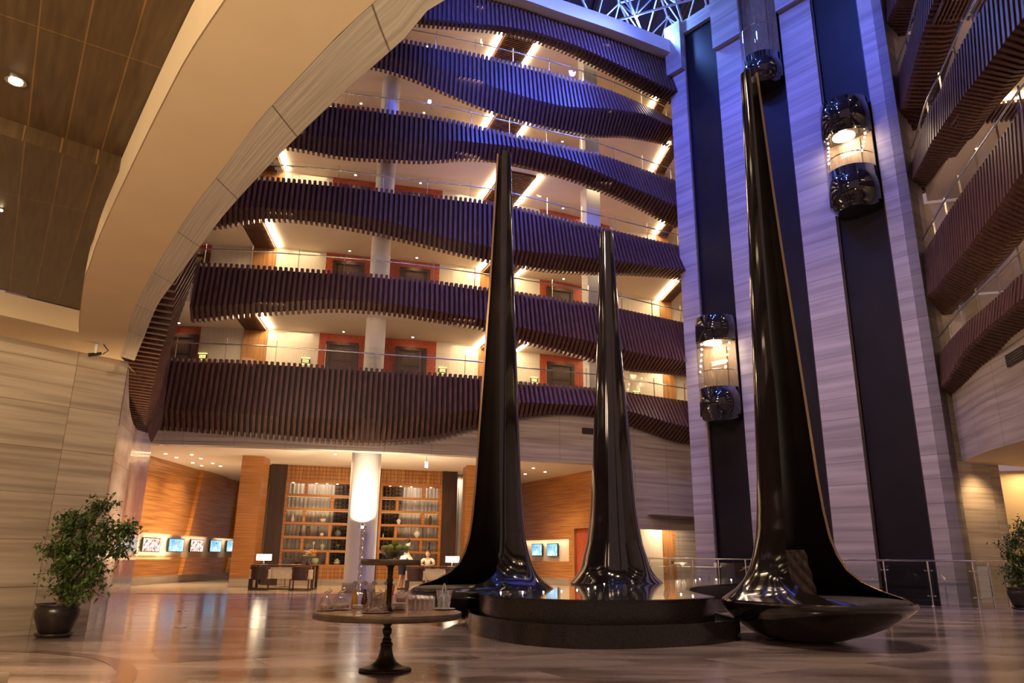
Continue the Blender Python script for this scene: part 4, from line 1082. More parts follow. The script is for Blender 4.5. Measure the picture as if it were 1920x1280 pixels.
# ------------------------------------------------------------------ left and right veneer walls with screens
def veneer_wall(P, u0, u1, zl, zh, name):
    m = MB(); LP_ = P
    P.box(m, u0, u1, zh, LC, -0.2, 0.0); P.box(m, u0, u1, 0.30, zl, -0.2, 0.0)
    struct(m.build(name, 'veneer'))
    m = MB(); P.box(m, u0, u1, zl, zh, -0.25, -0.10); struct(m.build(name+'_niche', 'paint_cream'))
    m = MB(); P.box(m, u0, u1, 0, 0.30, -0.2, 0.015); struct(m.build('baseboard_'+name, 'stone_fascia'))
LW = VP(onz(286, 855, LC), onz(449, 902.5, LC))
RW = VP(onz(985, 905, LC), onz(1117, 880, LC))
zl = LW.pt(300, 1044)[1]; zh = LW.pt(300, 1000)[1]
veneer_wall(LW, -9, LW.pt(449, 902)[0]+5, zl, zh, 'wall_lobby_left')
for (x0, y0), (x1, y1), w_ in (((348, 1000), (376, 881), 2.2), ((434, 1000), (449, 903), 1.0)):
    # overlapping veneer leaf with a slanting edge
    ub0, ub1 = LW.pt(x0, y0)[0], LW.pt(x1, y1)[0]; zz = LW.pt(x0, y0)[1]
    m = MB(); pts = [(ub0, zh), (ub0+w_*1.3, zh), (ub1+w_*1.3, LC), (ub1, LC)]
    f = [LW.w(u, 0.16, z) for u, z in pts]; g = [LW.w(u, 0.0, z) for u, z in pts]
    m.face(f)
    for i in range(4): m.face([f[i], g[i], g[(i+1) % 4], f[(i+1) % 4]])
    pts = [(ub0-0.25, 0.3), (ub0+w_*1.2, 0.3), (ub0+w_*1.3, zl), (ub0-0.05, zl)]
    f = [LW.w(u, 0.16, z) for u, z in pts]; g = [LW.w(u, 0.0, z) for u, z in pts]
    m.face(f)
    for i in range(4): m.face([f[i], g[i], g[(i+1) % 4], f[(i+1) % 4]])
    struct(m.build('wall_lobby_left_leaf', 'veneer'))
zl2 = RW.pt(1040, 1052)[1]; zh2 = RW.pt(1040, 1011)[1]
ue = RW.pt(1066, 960)[0]
veneer_wall(RW, -3, ue, zl2, zh2, 'wall_lobby_right')
for P_, us, zz in ((LW, (1.5, 5.0, 8.5), zh), (RW, (0.5, 2.8), zh2)):
    for u_ in us:
        c = P_.w(u_, 0.10); lamp('niche_light', 'AREA', (c[0], c[1], zz-0.02), 9, (1, 0.78, 0.5), (*P_.w(u_, -0.1), zz-0.6), 2.4, sy=0.05)
# screens
base_mat('screen_blue', (0.1, 0.1, 0.1), 0.2)
def screen_mat(name, a, b, c, scale, es):
    m, nt, bs = base_mat(name, (0.02, 0.02, 0.02), 0.2)
    tc = N(nt, 'ShaderNodeTexCoord'); nz = N(nt, 'ShaderNodeTexNoise'); nz.inputs['Scale'].default_value = scale; nz.inputs['Detail'].default_value = 3
    nt.links.new(tc.outputs['Object'], nz.inputs['Vector'])
    cr = N(nt, 'ShaderNodeValToRGB'); e = cr.color_ramp.elements
    e[0].position = .38; e[0].color = (*a, 1); e[1].position = .62; e[1].color = (*c, 1); q = e.new(.5); q.color = (*b, 1)
    nt.links.new(nz.outputs['Fac'], cr.inputs[0]); nt.links.new(cr.outputs[0], bs.inputs['Emission Color']); bs.inputs['Emission Strength'].default_value = es
screen_mat('screen_blue', (0.12, 0.36, 0.60), (0.25, 0.55, 0.80), (0.65, 0.85, 0.95), 2.2, 1.5)
screen_mat('screen_photo', (0.35, 0.08, 0.05), (0.85, 0.70, 0.60), (1.0, 0.95, 0.9), 9, 1.3)
def screen(P, x0, x1, y0, y1, kind, lab):
    a, zt = P.pt((x0+x1)/2, y0); b, zb = P.pt((x0+x1)/2, y1); u0 = P.pt(x0, (y0+y1)/2)[0]; u1 = P.pt(x1, (y0+y1)/2)[0]
    w, h = abs(u1-u0), zt-zb; uc = (u0+u1)/2; zc = (zt+zb)/2
    t_ = thing('wall_screen', lab, 'screen', P.w(uc, -0.02, zc), P.rz(), 'wall screens')
    m = MB(); m.box((0, 0, 0), (w, 0.05, h)); m.box((0, 0.06, 0), (w*0.5, 0.10, h*0.5)); m.build('case', 'plastic_black', t_)
    m = MB(); m.box((0, -0.028, 0), (w*0.93, 0.006, h*0.90)); m.build('display', 'screen_blue' if kind == 0 else 'screen_photo', t_)
    if kind == 0:
        m = MB(); m.box((0, -0.032, h*0.22), (w*0.12, 0.004, h*0.10)); m.box((0, -0.032, -h*0.02), (w*0.34, 0.004, h*0.03)); m.build('display_mark', 'plastic_white', t_)
for x0, x1, y0, y1, k, lab in ((266.5, 300.5, 1007.5, 1034.5, 1, 'wall screen with a busy red and white picture, nearest the marble wall end'), (315.5, 344.5, 1009, 1034.5, 0, 'light blue wall screen second from the marble wall end'),
                               (356.7, 381.8, 1011, 1034.8, 1, 'smaller wall screen with a red and white picture between two blue screens'), (393.5, 414.9, 1012, 1034.8, 0, 'light blue wall screen fourth from the marble wall end'),
                               (424.7, 443, 1013, 1034.5, 0, 'light blue wall screen half hidden behind the left wooden pillar')):
    screen(LW, x0, x1, y0, y1, k, lab)
for x0, x1, y0, y1, k, lab in ((970, 984.5, 1019, 1041, 0, 'light blue wall screen half hidden behind the left spire'), (997, 1016.5, 1019, 1042, 0, 'light blue wall screen in the middle of the right veneer wall'),
                               (1025.5, 1045.5, 1018.5, 1043, 0, 'light blue wall screen on the right veneer wall, nearest the red door')):
    screen(RW, x0, x1, y0, y1, k, lab)
# red door at the end of the right veneer wall
ud0, ud1 = RW.pt(1080, 1000)[0], RW.pt(1125, 1000)[0]; zd = RW.pt(1095, 990)[1]; w = ud1-ud0
dn += 1
d_ = struct(bpy.data.objects.new('door_%d' % dn, None)); COL.objects.link(d_); d_.location = RW.w((ud0+ud1)/2, 0, 0); d_.rotation_euler = (0, 0, RW.rz())
m = MB(); m.box((-w/2-0.06, 0, zd/2), (0.14, 0.2, zd)); m.box((w/2+0.06, 0, zd/2), (0.14, 0.2, zd)); m.box((0, 0, zd+0.07), (w+0.26, 0.2, 0.14)); m.build('door_frame', 'veneer_upright', d_)
m = MB(); m.box((0, 0.04, zd/2), (w, 0.06, zd)); m.build('door_leaf', 'wallpaper_red', d_)
m = MB(); RW.box(m, ue, ud0-0.12, 0, zd+0.16, -0.2, 0.0); RW.box(m, ud1+0.12, ud1+0.7, 0, zd+0.16, -0.2, 0.0); RW.box(m, ue, ud1+0.7, zd+0.14, LC, -0.2, 0.0); struct(m.build('wall_lobby_right_end', 'veneer'))
# corridor under the stone wall beside the tower
QW = VP((3.95, 30.6), (10.25, 33.8)); 
m = MB(); QW.box(m, 0.0, QW.pt(1242, 1010)[0], 0, 2.6, -0.1, 0.0); struct(m.build('wall_side_lobby', 'wallpaper_cream'))
u0, u1 = QW.pt(1242.5, 1010)[0], QW.pt(1263.5, 1010)[0]
dn += 1
d_ = struct(bpy.data.objects.new('door_%d' % dn, None)); COL.objects.link(d_); d_.location = QW.w((u0+u1)/2, 0, 0); d_.rotation_euler = (0, 0, QW.rz())
m = MB(); m.box((0, 0.0, 1.12), (u1-u0-0.1, 0.06, 2.24)); m.build('door_leaf', 'veneer_upright', d_)
m = MB(); m.box((-(u1-u0)/2+0.03, 0, 1.15), (0.08, 0.12, 2.3)); m.box(((u1-u0)/2-0.03, 0, 1.15), (0.08, 0.12, 2.3)); m.box((0, 0, 2.28), (u1-u0, 0.12, 0.08)); m.build('door_frame', 'veneer_pillar', d_)
m = MB(); m.box(((u1-u0)/2-0.16, -0.05, 1.05), (0.12, 0.03, 0.03)); m.build('door_handle', 'steel', d_)
m = MB(); QW.box(m, u1, u1+3.5, 0, 2.6, -0.1, 0.0); struct(m.build('wall_side_lobby_stone', 'stone_fascia'))
m = MB(); a = QW.w(0.1); b = QW.w(u1+3.5); m.face([(a[0], a[1], 2.6), (b[0], b[1], 2.6), (b[0]-1.5, b[1]-5, 2.6), (a[0]+0.9, a[1]-4.2, 2.6)]); struct(m.build('ceiling_side_lobby', 'paint_cream'))
c = QW.w(QW.pt(1238, 1000)[0], 0.6)
t_ = thing('cove_light', 'bright warm cove light above the wooden door beside the tower', 'light', (c[0], c[1], 2.56), QW.rz())
m = MB(); m.box((0.35, 0, 0), (1.3, 0.35, 0.05)); m.build('light_strip', 'glow_shade', t_)
lamp('cove_wash', 'AREA', (c[0], c[1], 2.5), 45, WARM2, (c[0], c[1]+0.2, 0), 1.2, sy=0.4)
c = QW.w(QW.pt(1194, 1025)[0], 0.03); z = QW.pt(1194, 1025)[1]
dup(sign0, None, (c[0], c[1], z), QW.rz(), 'small glowing sign on the cream wall at lobby level right of the middle spire')
# ------------------------------------------------------------------ lobby lights
k = 0
for cx, cy in ((302, 128), (388, 157), (510, 135), (582, 164), (518, 200), (590, 223), (678, 203), (741, 227)):
    p = onz(240+cx*.2344, 820+cy*.2344, LC); k += 1
    if p.y > 44: continue
    downlight(p.x, p.y, LC-0.002, 'tiny downlight in the pale lobby ceiling above the left veneer wall', 'lobby ceiling downlights, left', 240 if p.y < 40 else 260, 110, 0.05, 'glow_spot', True, (1, 0.72, 0.42), 0.1)
for x, y in ((955, 878), (1000, 877), (1022, 884), (985, 888)):
    p = onz(x, y, LC); downlight(p.x, p.y, LC-0.002, 'tiny downlight in the pale lobby ceiling above the right veneer wall', 'lobby ceiling downlights, right', 400, 110, 0.05, 'glow_spot', True, (1, 0.72, 0.42), 0.1)
for x, y, e in ((-8.3, 25.3, 320), (-3.0, 26.4, 340), (-0.3, 27.0, 320), (-6.2, 26.6, 320), (-5.6, 24.35, 300), (-3.5, 24.5, 300)):  # last two added to warm the lower round column
    downlight(x, y, LC-0.002, 'recessed downlight in the lobby ceiling, over the reception desks or added beside the round column', 'lobby ceiling downlights over the desks', e, 110, 0.04, 'glow_spot', True, (1, 0.70, 0.38), 0.1)
lamp('lobby_bounce', 'AREA', (-13, 29, 0.9), 150, (1, 0.72, 0.45), (-13, 29, 5), 3.0)
lamp('lobby_bounce', 'AREA', (-4.5, 26.0, 0.8), 260, (1, 0.76, 0.50), (-4.5, 26, 5), 3.0)
for u in (0.25, 0.75):
    c = LP.w(lerp(uA0, uB1, u), 3.0); lamp('shelf_fill', 'SPOT', (c[0], c[1], LC-0.06), 420, (1, 0.70, 0.38), (c[0], c[1]+3, 1.8), 0.2, 80, 0.9)  # added fill spot to brighten the shelf wood, no fixture
# exit signs
def exit_sign(p, rz, w, lab, cat='sign'):
    t_ = thing('hanging_sign', lab, cat, p, rz, 'pale hanging signs')
    m = MB(); m.box((0, 0, 0), (w, 0.02, w*1.0)); m.build('plate', 'glow_exit', t_)
    m = MB(); m.tube([(0, 0, w*0.5), (0, 0, w*0.5+0.18)], 0.01, 6); m.build('rod', 'steel', t_)
p = onz(797, 867, LC); p = aty(799.5, 871, 25.6); exit_sign((p.x, p.y, p.z), 1.2, 0.20, 'thin glowing sign hanging from the lobby ceiling right of the bright column')
for x, y, l in ((998, 349, 3), (903, 80, 5)):
    zz = FL(l)+CEILH-0.28; q = onz(x, y, zz); exit_sign((q.x, q.y, zz), 1.25, 0.18, 'thin glowing sign hanging in the %s corridor right of the left spire' % ROW[l] if l == 3 else 'thin glowing sign hanging in the fifth corridor near the top')
# ------------------------------------------------------------------ spires
PR = [(0.0, 0.30), (0.03, 0.48), (0.12, 0.68), (0.25, 0.86), (0.38, 0.98), (0.46, 1.025), (0.50, 1.03), (0.54, 1.01), (0.60, 0.92), (0.68, 0.80), (0.80, 0.68), (0.95, 0.585), (1.15, 0.51), (1.4, 0.455),
      (1.8, 0.41), (2.3, 0.375), (3, 0.345), (4, 0.305), (5, 0.265), (6, 0.225), (7, 0.19), (8, 0.162), (8.8, 0.140), (9.32, 0.128)]
EZ = [(0.0, 0.42), (0.3, 0.58), (0.55, 0.68), (0.65, 0.68), (0.75, 0.66), (1.0, 0.50), (2.0, 0.50), (9.4, 0.30)]
AZ = [(0.54, 14), (0.58, 26), (0.63, 36), (0.70, 43), (0.80, 48), (1.0, 52), (1.5, 54), (3, 50), (6, 44), (9.4, 32)]
def spire(cx, cy, phi, lab, fat=1.0, seat=True):
    t_ = thing('trumpet_spire', lab, 'sculpture', (cx, cy, 0), phi, 'black trumpet spires')
    NA = 96; zz = [z for z, _ in PR]; full = []
    for a, b in zip(zz, zz[1:]):
        k = 1 if b-a < 0.3 else 3
        full += [a+(b-a)*i/k for i in range(k)]
    full.append(zz[-1])
    def R(th, z, dr=0.0):
        c = math.cos(th); e = interp(EZ, z); dr += interp(PR, z)*(fat-1)*min(1, max(0, (z-0.5)/0.6))
        return (max(0.02, interp(PR, z)+dr))*(1+e*max(0, c)**1.6) if c > 0 else max(0.02, interp(PR, z)+dr)
    def P(th, z, dr=0.0):
        r = R(th, z, dr); return (r*math.cos(th), r*math.sin(th), z)
    # bowl below the rim, all the way round
    zb_ = [z for z in full if z <= 0.54]
    m = MB(); V = [P(2*PI*k/NA, z) for z in zb_ for k in range(NA)]
    m.shared(V, [(i*NA+k, i*NA+(k+1) % NA, (i+1)*NA+(k+1) % NA, (i+1)*NA+k) for i in range(len(zb_)-1) for k in range(NA)], True)
    m.face([P(2*PI*k/NA, 0) for k in reversed(range(NA))])
    m.build('base_bowl', 'black_gloss', t_)
    zt_ = [z for z in full if z >= 0.54]
    def sector(dr, name, mat, flip):
        m = MB(); V = []; n = 72
        for z in zt_:
            al = math.radians(interp(AZ, z))
            for k in range(n+1):
                th = al+(2*PI-2*al)*k/n; V.append(P(th, z, dr))
        Fs = [(i*(n+1)+k, i*(n+1)+k+1, (i+1)*(n+1)+k+1, (i+1)*(n+1)+k) for i in range(len(zt_)-1) for k in range(n)]
        if flip: Fs = [f[::-1] for f in Fs]
        m.shared(V, Fs, True); m.build(name, mat, t_); return V, n
    Vo, n = sector(0, 'outer_shell', 'black_gloss', False)
    Vi, n = sector(-0.03, 'inner_lining', 'shell_inside', True)
    m = MB()
    for i in range(len(zt_)-1):
        for k in (0, n):
            q = [Vo[i*(n+1)+k], Vo[(i+1)*(n+1)+k], Vi[(i+1)*(n+1)+k], Vi[i*(n+1)+k]]
            m.face(q)
    i = len(zt_)-1
    for k in range(n): m.face([Vo[i*(n+1)+k], Vo[i*(n+1)+k+1], Vi[i*(n+1)+k+1], Vi[i*(n+1)+k]])
    m.build('edge_trim', 'gold_edge', t_)
    # seat pad filling the lip
    m = MB(); rings = []
    for s_, z in ((0.955, 0.50), (0.955, 0.55), (0.93, 0.575), (0.80, 0.59), (0.4, 0.595)):
        rings.append([(P(2*PI*k/NA, 0.54)[0]*s_, P(2*PI*k/NA, 0.54)[1]*s_, z) for k in range(NA)])
    keep = [k for k in range(NA) if math.cos(2*PI*k/NA) > -0.05]
    order = sorted(keep, key=lambda k: ((k+NA//2) % NA))
    V = []; n2 = len(order)
    for rg in rings: V += [rg[k] for k in order]
    V += [(0, 0, 0.595)]
    Fs = [(i*n2+k, i*n2+k+1, (i+1)*n2+k+1, (i+1)*n2+k) for i in range(4) for k in range(n2-1)]+[(4*n2+k, 4*n2+k+1, 5*n2) for k in range(n2-1)]
    m.shared(V, Fs, True); m.build('seat_pad', 'seat_leather', t_)
    # buttoned backrest inside the shell
    m = MB(); nx, nz = 40, 28; V = []
    for j in range(nz+1):
        for i in range(nx+1):
            u, v = i/nx, j/nz; wd = lerp(0.34, 0.24, v)
            y = (u-0.5)*2*wd; x = -0.16-0.05*v+0.22*(u-0.5)**2*4*0.35; z = 0.57+0.66*v
            q = abs(math.sin(PI*(u*4+v*3)))*abs(math.sin(PI*(u*4-v*3)))
            X_ = x+0.055*q**0.5; ba = -0.42; V.append((X_*math.cos(ba)-y*math.sin(ba)+0.02, X_*math.sin(ba)+y*math.cos(ba), z))
    m.shared(V, [(j*(nx+1)+i, j*(nx+1)+i+1, (j+1)*(nx+1)+i+1, (j+1)*(nx+1)+i) for j in range(nz) for i in range(nx)], True)
    m.build('backrest', 'brown_leather', t_)
    return t_
q = aty(1471, 900, 11.4); spire(q.x, 11.4, math.radians(-63), 'nearest black trumpet spire with an open seat niche at its foot', 1.06)
q = aty(938, 850, 14.2); spire(q.x, 14.2, math.radians(-141), 'left black trumpet spire between buffet table and fountain', 1.08)
q = aty(1147, 850, 18.2); spire(q.x, 18.2, math.radians(78), 'smaller-looking middle black trumpet spire behind the fountain', 1.42)

# ------------------------------------------------------------------ fountain
def smooth_closed(P, n=6):
    out = []; L = len(P)
    for i in range(L):
        p0, p1, p2, p3 = P[i-1], P[i], P[(i+1) % L], P[(i+2) % L]
        for k in range(n):
            t = k/n; out.append(0.5*((2*p1)+(p2-p0)*t+(2*p0-5*p1+4*p2-p3)*t*t+(3*p1-p0-3*p2+p3)*t**3))
    return out
front = [onz(x, y, 0.545) for x, y in [(898, 1107), (902, 1113), (930, 1118), (1000, 1122), (1110, 1125), (1230, 1124.5), (1310, 1122), (1338, 1118)]]
rest = [onz(x, y, 0.545) for x, y in [(1338, 1118), (1305, 1111), (1290, 1105), (1302, 1100), (1345, 1096), (1400, 1093.5), (1450, 1092), (1478, 1088.5), (1450, 1085), (1370, 1084), (1300, 1085), (1215, 1089), (1130, 1096), (1060, 1100), (960, 1103), (915, 1104.5), (898, 1107)]]
def keep_in(P, lim=20.7):
    return [Vector((p.x, p.y, 0))*min(1.0, lim/(p.x*TN.x+p.y*TN.y)) for p in P]
rest = keep_in(rest)
cf = Curve(front, True, 5); cr_ = Curve(rest, True, 4)
inner = [cf.at(cf.len*i/44) for i in range(44)]+[cr_.at(cr_.len*i/70) for i in range(70)]
ofront = [onz(x, y, 0.27) for x, y in [(877, 1142), (883, 1150), (930, 1160), (1000, 1168), (1110, 1173), (1250, 1171), (1330, 1167), (1387, 1161)]]
orest = [onz(x, y, 0.27) for x, y in [(1387, 1161), (1350, 1150), (1322, 1138), (1316, 1130), (1345, 1124), (1400, 1119), (1470, 1116), (1500, 1110), (1490, 1104)]]
orest += [Vector((p.x+0.05, p.y+0.55, 0)) for p in [onz(x, y, 0.545) for x, y in [(1450, 1086), (1370, 1086), (1300, 1086), (1215, 1089)]]]
orest += [Vector((p.x-0.06, p.y+0.14, 0)) for p in [onz(x, y, 0.545) for x, y in [(1130, 1096), (1060, 1100), (960, 1103)]]]+[Vector((ofront[0].x-0.05, ofront[0].y+0.9, 0)), ofront[0]]
orest = keep_in(orest, 21.0)
co = Curve(ofront, True, 5); cs = Curve(orest, True, 4)
outer = [co.at(co.len*i/44) for i in range(44)]+[cs.at(cs.len*i/70) for i in range(70)]
fc = (inner[20].x, inner[20].y)
t_ = thing('fountain', 'low two-tier black granite fountain with wavy outline and glossy water on top', 'fountain', (fc[0], fc[1], 0))
def rel(P): return [(p.x-fc[0], p.y-fc[1]) for p in P]
def ccw(P): return P if sum(P[i-1][0]*P[i][1]-P[i][0]*P[i-1][1] for i in range(len(P))) > 0 else P[::-1]
def inset(P, d):
    n = len(P); o = []
    for i in range(n):
        a, b = Vector(P[i-2]), Vector(P[(i+2) % n]); t = (b-a).normalized(); o.append((P[i][0]-t.y*d, P[i][1]+t.x*d))
    return o
ri, ro = ccw(rel(inner)), ccw(rel(outer))
m = MB(); m.prism(ro, 0, 0.19, smooth=True); m.build('outer_basin', 'black_granite_smooth', t_)
m = MB(); ni = inset(ro, 0.035); n = len(ro)
for i in range(n):
    j = (i+1) % n
    m.shared([(*ro[i], .19), (*ro[j], .19), (*ro[j], .27), (*ro[i], .27), (*ni[i], .19), (*ni[j], .19), (*ni[j], .27), (*ni[i], .27)], [(0, 1, 2, 3), (5, 4, 7, 6), (3, 2, 6, 7)], False)
m.build('outer_rim', 'black_granite_smooth', t_)
m = MB(); m.prism(ri, 0.19, 0.52, smooth=True); m.build('inner_basin', 'black_granite', t_)
m = MB(); ob = inset(ri, -0.02); m.prism(ob, 0.52, 0.545, smooth=True); m.build('inner_rim', 'black_granite_smooth', t_)
m = MB(); ws = inset(ri, 0.05); m.face([(*p, 0.548) for p in ws], [p for p in ws]); m.build('water_surface', 'water', t_)
lp = inset(ri, 0.16)
for x, y in [(939, 1110), (980, 1109), (1019, 1108.6), (1053, 1107), (1082, 1105), (1103, 1103), (1116, 1099.7), (1133, 1094), (1166, 1094), (1198, 1093), (1270, 1089), (1304, 1087), (1312, 1084.8), (1343, 1085), (1371, 1086), (1400, 1087), (1277, 1113), (1299, 1116)]:
    p = onz(x, y, 0.555); m = MB(); m.ball((p.x-fc[0], p.y-fc[1], 0.555), 0.011, 8, 5, 0.6); m.build('water_light', 'glow_led', t_)
for x, y in [(993, 1110), (1171, 1105), (1249, 1114), (1280, 1094), (1329, 1084), (1480, 1087)]:
    p = onz(x, y, 0.555); m = MB(); m.lathe([(0.045, 0), (0.035, 0.03), (0.028, 0.07), (0.012, 0.10), (0.001, 0.105)], (p.x-fc[0], p.y-fc[1], 0.548), 10); m.build('water_jet', 'table_glass', t_)

# ------------------------------------------------------------------ railing in front of the lift tower
t_ = thing('glass_railing', 'steel and glass railing along the floor edge before the lift tower', 'railing', (*tp(ts(1588, 1100, RC), RC), 0), math.atan2(TD.y, TD.x))
base_s = ts(1588, 1100, RC)
def loc_(s, o=0.0): return (s-base_s, -o)
PX = [1219, 1259, 1302, 1350, 1401, 1458, 1520, 1588, 1662, 1745, 1830]
S_ = [ts(x, 1100, RC) for x in PX]
HR = 1.13
m = MB(); m.tube([(S_[0]-base_s-1.8, 0, HR), (S_[-1]-base_s+0.1, 0, HR)], 0.026, 10); m.build('top_rail', 'chrome', t_)
for s in S_:
    x = s-base_s
    m = MB(); m.tube([(x, 0, 0), (x, 0, HR)], 0.021, 10); m.lathe([(0.05, 0), (0.05, 0.015), (0.022, 0.02)], (x, 0, 0), 12)
    for z in (0.25, 0.88): m.tube([(x-0.09, 0, z), (x+0.09, 0, z)], 0.012, 6); m.ball((x-0.09, 0, z), 0.02, 8, 6); m.ball((x+0.09, 0, z), 0.02, 8, 6)
    m.build('post', 'chrome', t_)
for a, b in zip([S_[0]-1.5]+S_, S_):
    m = MB(); m.box(((a+b)/2-base_s, 0, 0.57), (b-a-0.12, 0.012, 0.88)); m.build('glass_pane', 'pane', t_)
e0 = tp(S_[-1], RC)
t_ = thing('glass_railing', 'short steel and glass railing turning off to the right behind the right ficus', 'railing', (e0.x, e0.y, 0), math.atan2(1.0, 1.6))
m = MB(); m.tube([(0.12, 0, HR), (3.2, 0, HR)], 0.026, 10); m.build('top_rail', 'chrome', t_)
for x in (0.75, 1.5, 2.4):
    m = MB(); m.tube([(x, 0, 0), (x, 0, HR)], 0.021, 10)
    for z in (0.25, 0.88): m.tube([(x-0.09, 0, z), (x+0.09, 0, z)], 0.012, 6)
    m.build('post', 'chrome', t_)
for a, b in ((0.12, .75), (.75, 1.5), (1.5, 2.4)):
    m = MB(); m.box(((a+b)/2, 0, 0.57), (b-a-0.12, 0.012, 0.88)); m.build('glass_pane', 'pane', t_)

# ------------------------------------------------------------------ plants
noise_color('leaf', (0.045, 0.095, 0.020), (0.12, 0.19, 0.045), (1, 1, 1), 9, 0.35, coord='World')
noise_color('bark', (0.16, 0.11, 0.07), (0.28, 0.21, 0.14), (2, 2, 8), 5, 0.7, coord='Object')
noise_color('pot_black', (0.020, 0.014, 0.012), (0.035, 0.025, 0.020), (1, 1, 1), 5, 0.28, coord='Object')
noise_color('soil', (0.03, 0.02, 0.012), (0.06, 0.04, 0.025), (1, 1, 1), 30, 0.9, coord='Object')
def leaf(mb, c, L, rnd):
    d = Vector((rnd.uniform(-1, 1), rnd.uniform(-1, 1), rnd.uniform(-1.3, 0.25))).normalized()
    s = d.cross(Vector((0, 0, 1)))
    if s.length < .1: s = Vector((1, 0, 0))
    s = (s.normalized()+Vector((rnd.uniform(-.4, .4), rnd.uniform(-.4, .4), rnd.uniform(-.4, .4)))).normalized(); up = s.cross(d)
    w = L*0.24; c = Vector(c)
    P0, P1, P2, P3 = c, c+d*L*0.35+s*w, c+d*L, c+d*L*0.35-s*w; Mi = c+d*L*0.45-up*L*0.06
    mb.shared([P0, P1, P2, P3, Mi], [(0, 1, 4), (1, 2, 4), (2, 3, 4), (3, 0, 4)], False)
def ficus(base, clusters, lab, seed, potr=0.27, poth=0.40, leaves=1500, Ls=(0.06, 0.095), scale=1.0):
    rnd = random.Random(seed); bx, by = base
    t_ = thing('potted_ficus', lab, 'plant', (bx, by, 0))
    m = MB(); m.lathe([(potr*0.60, 0.05), (potr*0.72, 0.08), (potr*0.98, poth*0.62), (potr*1.0, poth*0.82), (potr*0.90, poth*0.90), (potr*0.97, poth*0.94), (potr*1.0, poth), (potr*0.88, poth), (potr*0.82, poth*0.9)], n=36); m.build('pot', 'pot_black', t_)
    m = MB(); m.lathe([(potr*0.70, 0.0), (potr*0.85, 0.03), (potr*0.86, 0.055), (potr*0.75, 0.05)], n=36); m.build('saucer', 'pot_black', t_)
    m = MB(); m.lathe([(0.001, poth*0.90), (potr*0.86, poth*0.88)], n=24); m.build('soil', 'soil', t_)
    tr = MB(); fo = MB(); tot = sum(c[3] for c in clusters)
    for (x, y, z, w, rx, rz_) in [(c[0]-bx, c[1]-by, c[2], c[3], c[4], c[5]) for c in clusters]:
        k = rnd.uniform(-.05, .05); st = Vector((k, rnd.uniform(-.05, .05), poth*0.88)); en = Vector((x, y, z)); mid = st.lerp(en, 0.5)+Vector((-(x)*0.22, -(y)*0.22, 0.10))
        pth = [st*(1-t)**2+mid*2*t*(1-t)+en*t*t for t in [i/7 for i in range(8)]]
        tr.tube(pth, [0.016-0.0017*i for i in range(8)], 6)
        for q in range(10):
            d = Vector((rnd.gauss(0, .5)*rx, rnd.gauss(0, .5)*rx, rnd.gauss(0, .5)*rz_)); e = en+d*1.3
            tr.tube([pth[5], pth[6].lerp(e, .5)+Vector((0, 0, .03)), e], [0.006, 0.004, 0.002], 4)
            for r in range(int(leaves*w/tot/10)):
                f = rnd.random()**0.6; c = pth[6].lerp(e, f)+Vector((rnd.gauss(0, .055), rnd.gauss(0, .055), rnd.gauss(0, .045)))*scale
                leaf(fo, c, rnd.uniform(*Ls), rnd)
    tr.build('trunk', 'bark', t_); fo.build('foliage', 'leaf', t_)['kind'] = 'stuff'
pb = onz(98, 1193, 0)
cl = []
for x, y, w, dy, rx, rz_ in [(146, 968, 2.2, .1, .22, .16), (128, 985, 1.2, -.1, .15, .1), (200, 935, 1.1, .1, .16, .09), (172, 965, 1.2, 0, .18, .12), (246, 985, 1.8, .15, .14, .12), (215, 985, 1.5, .1, .18, .13), (238, 1022, 1.3, 0, .12, .12),
                          (170, 1015, 2.0, -.1, .24, .18), (120, 1020, 1.6, 0, .20, .12), (88, 1022, .5, 0, .10, .06), (200, 1020, 1.5, .1, .2, .15), (150, 1050, 1.8, -.15, .24, .16), (112, 1060, 1.0, 0, .15, .12), (190, 1060, 1.3, 0, .15, .10), (172, 1090, 1.5, -.1, .20, .12), (130, 1085, 1.2, .1, .16, .13), (150, 1115, .8, 0, .14, .07), (118, 1105, .8, 0, .12, .10)]:
    q = aty(x, y, pb.y+dy-0.35); cl.append((q.x, q.y, q.z, w, rx, rz_))
ficus((pb.x+0.06, pb.y-0.08), cl, 'leafy ficus in a round black pot against the left stone wall', 3, 0.27, 0.42, 3400, (0.06, 0.10))
pr = onz(1921, 1137, 0); pr = Vector((pr.x*0.93, pr.y*0.93, 0)); cl = []
for x, y, w, dy, rx, rz_ in [(1912, 985, 1, 0, .15, .14), (1900, 1008, 1.3, 0, .22, .14), (1925, 1010, 1.3, .2, .2, .16), (1890, 1030, .8, 0, .14, .12), (1912, 1040, 1.5, -.1, .25, .16), (1935, 1050, 1.5, 0, .2, .2), (1895, 1060, 1, 0, .16, .14), (1915, 1075, 1.3, 0, .2, .12), (1900, 1090, .8, 0, .14, .1)]:
    q = aty(x, y, pr.y+dy); cl.append((q.x, q.y, q.z, w, rx*1.3, rz_*1.2))
ficus((pr.x, pr.y), cl, 'leafy ficus in a black pot at the right edge beside the railing', 8, 0.32, 0.52, 1700, (0.08, 0.13), 1.5)
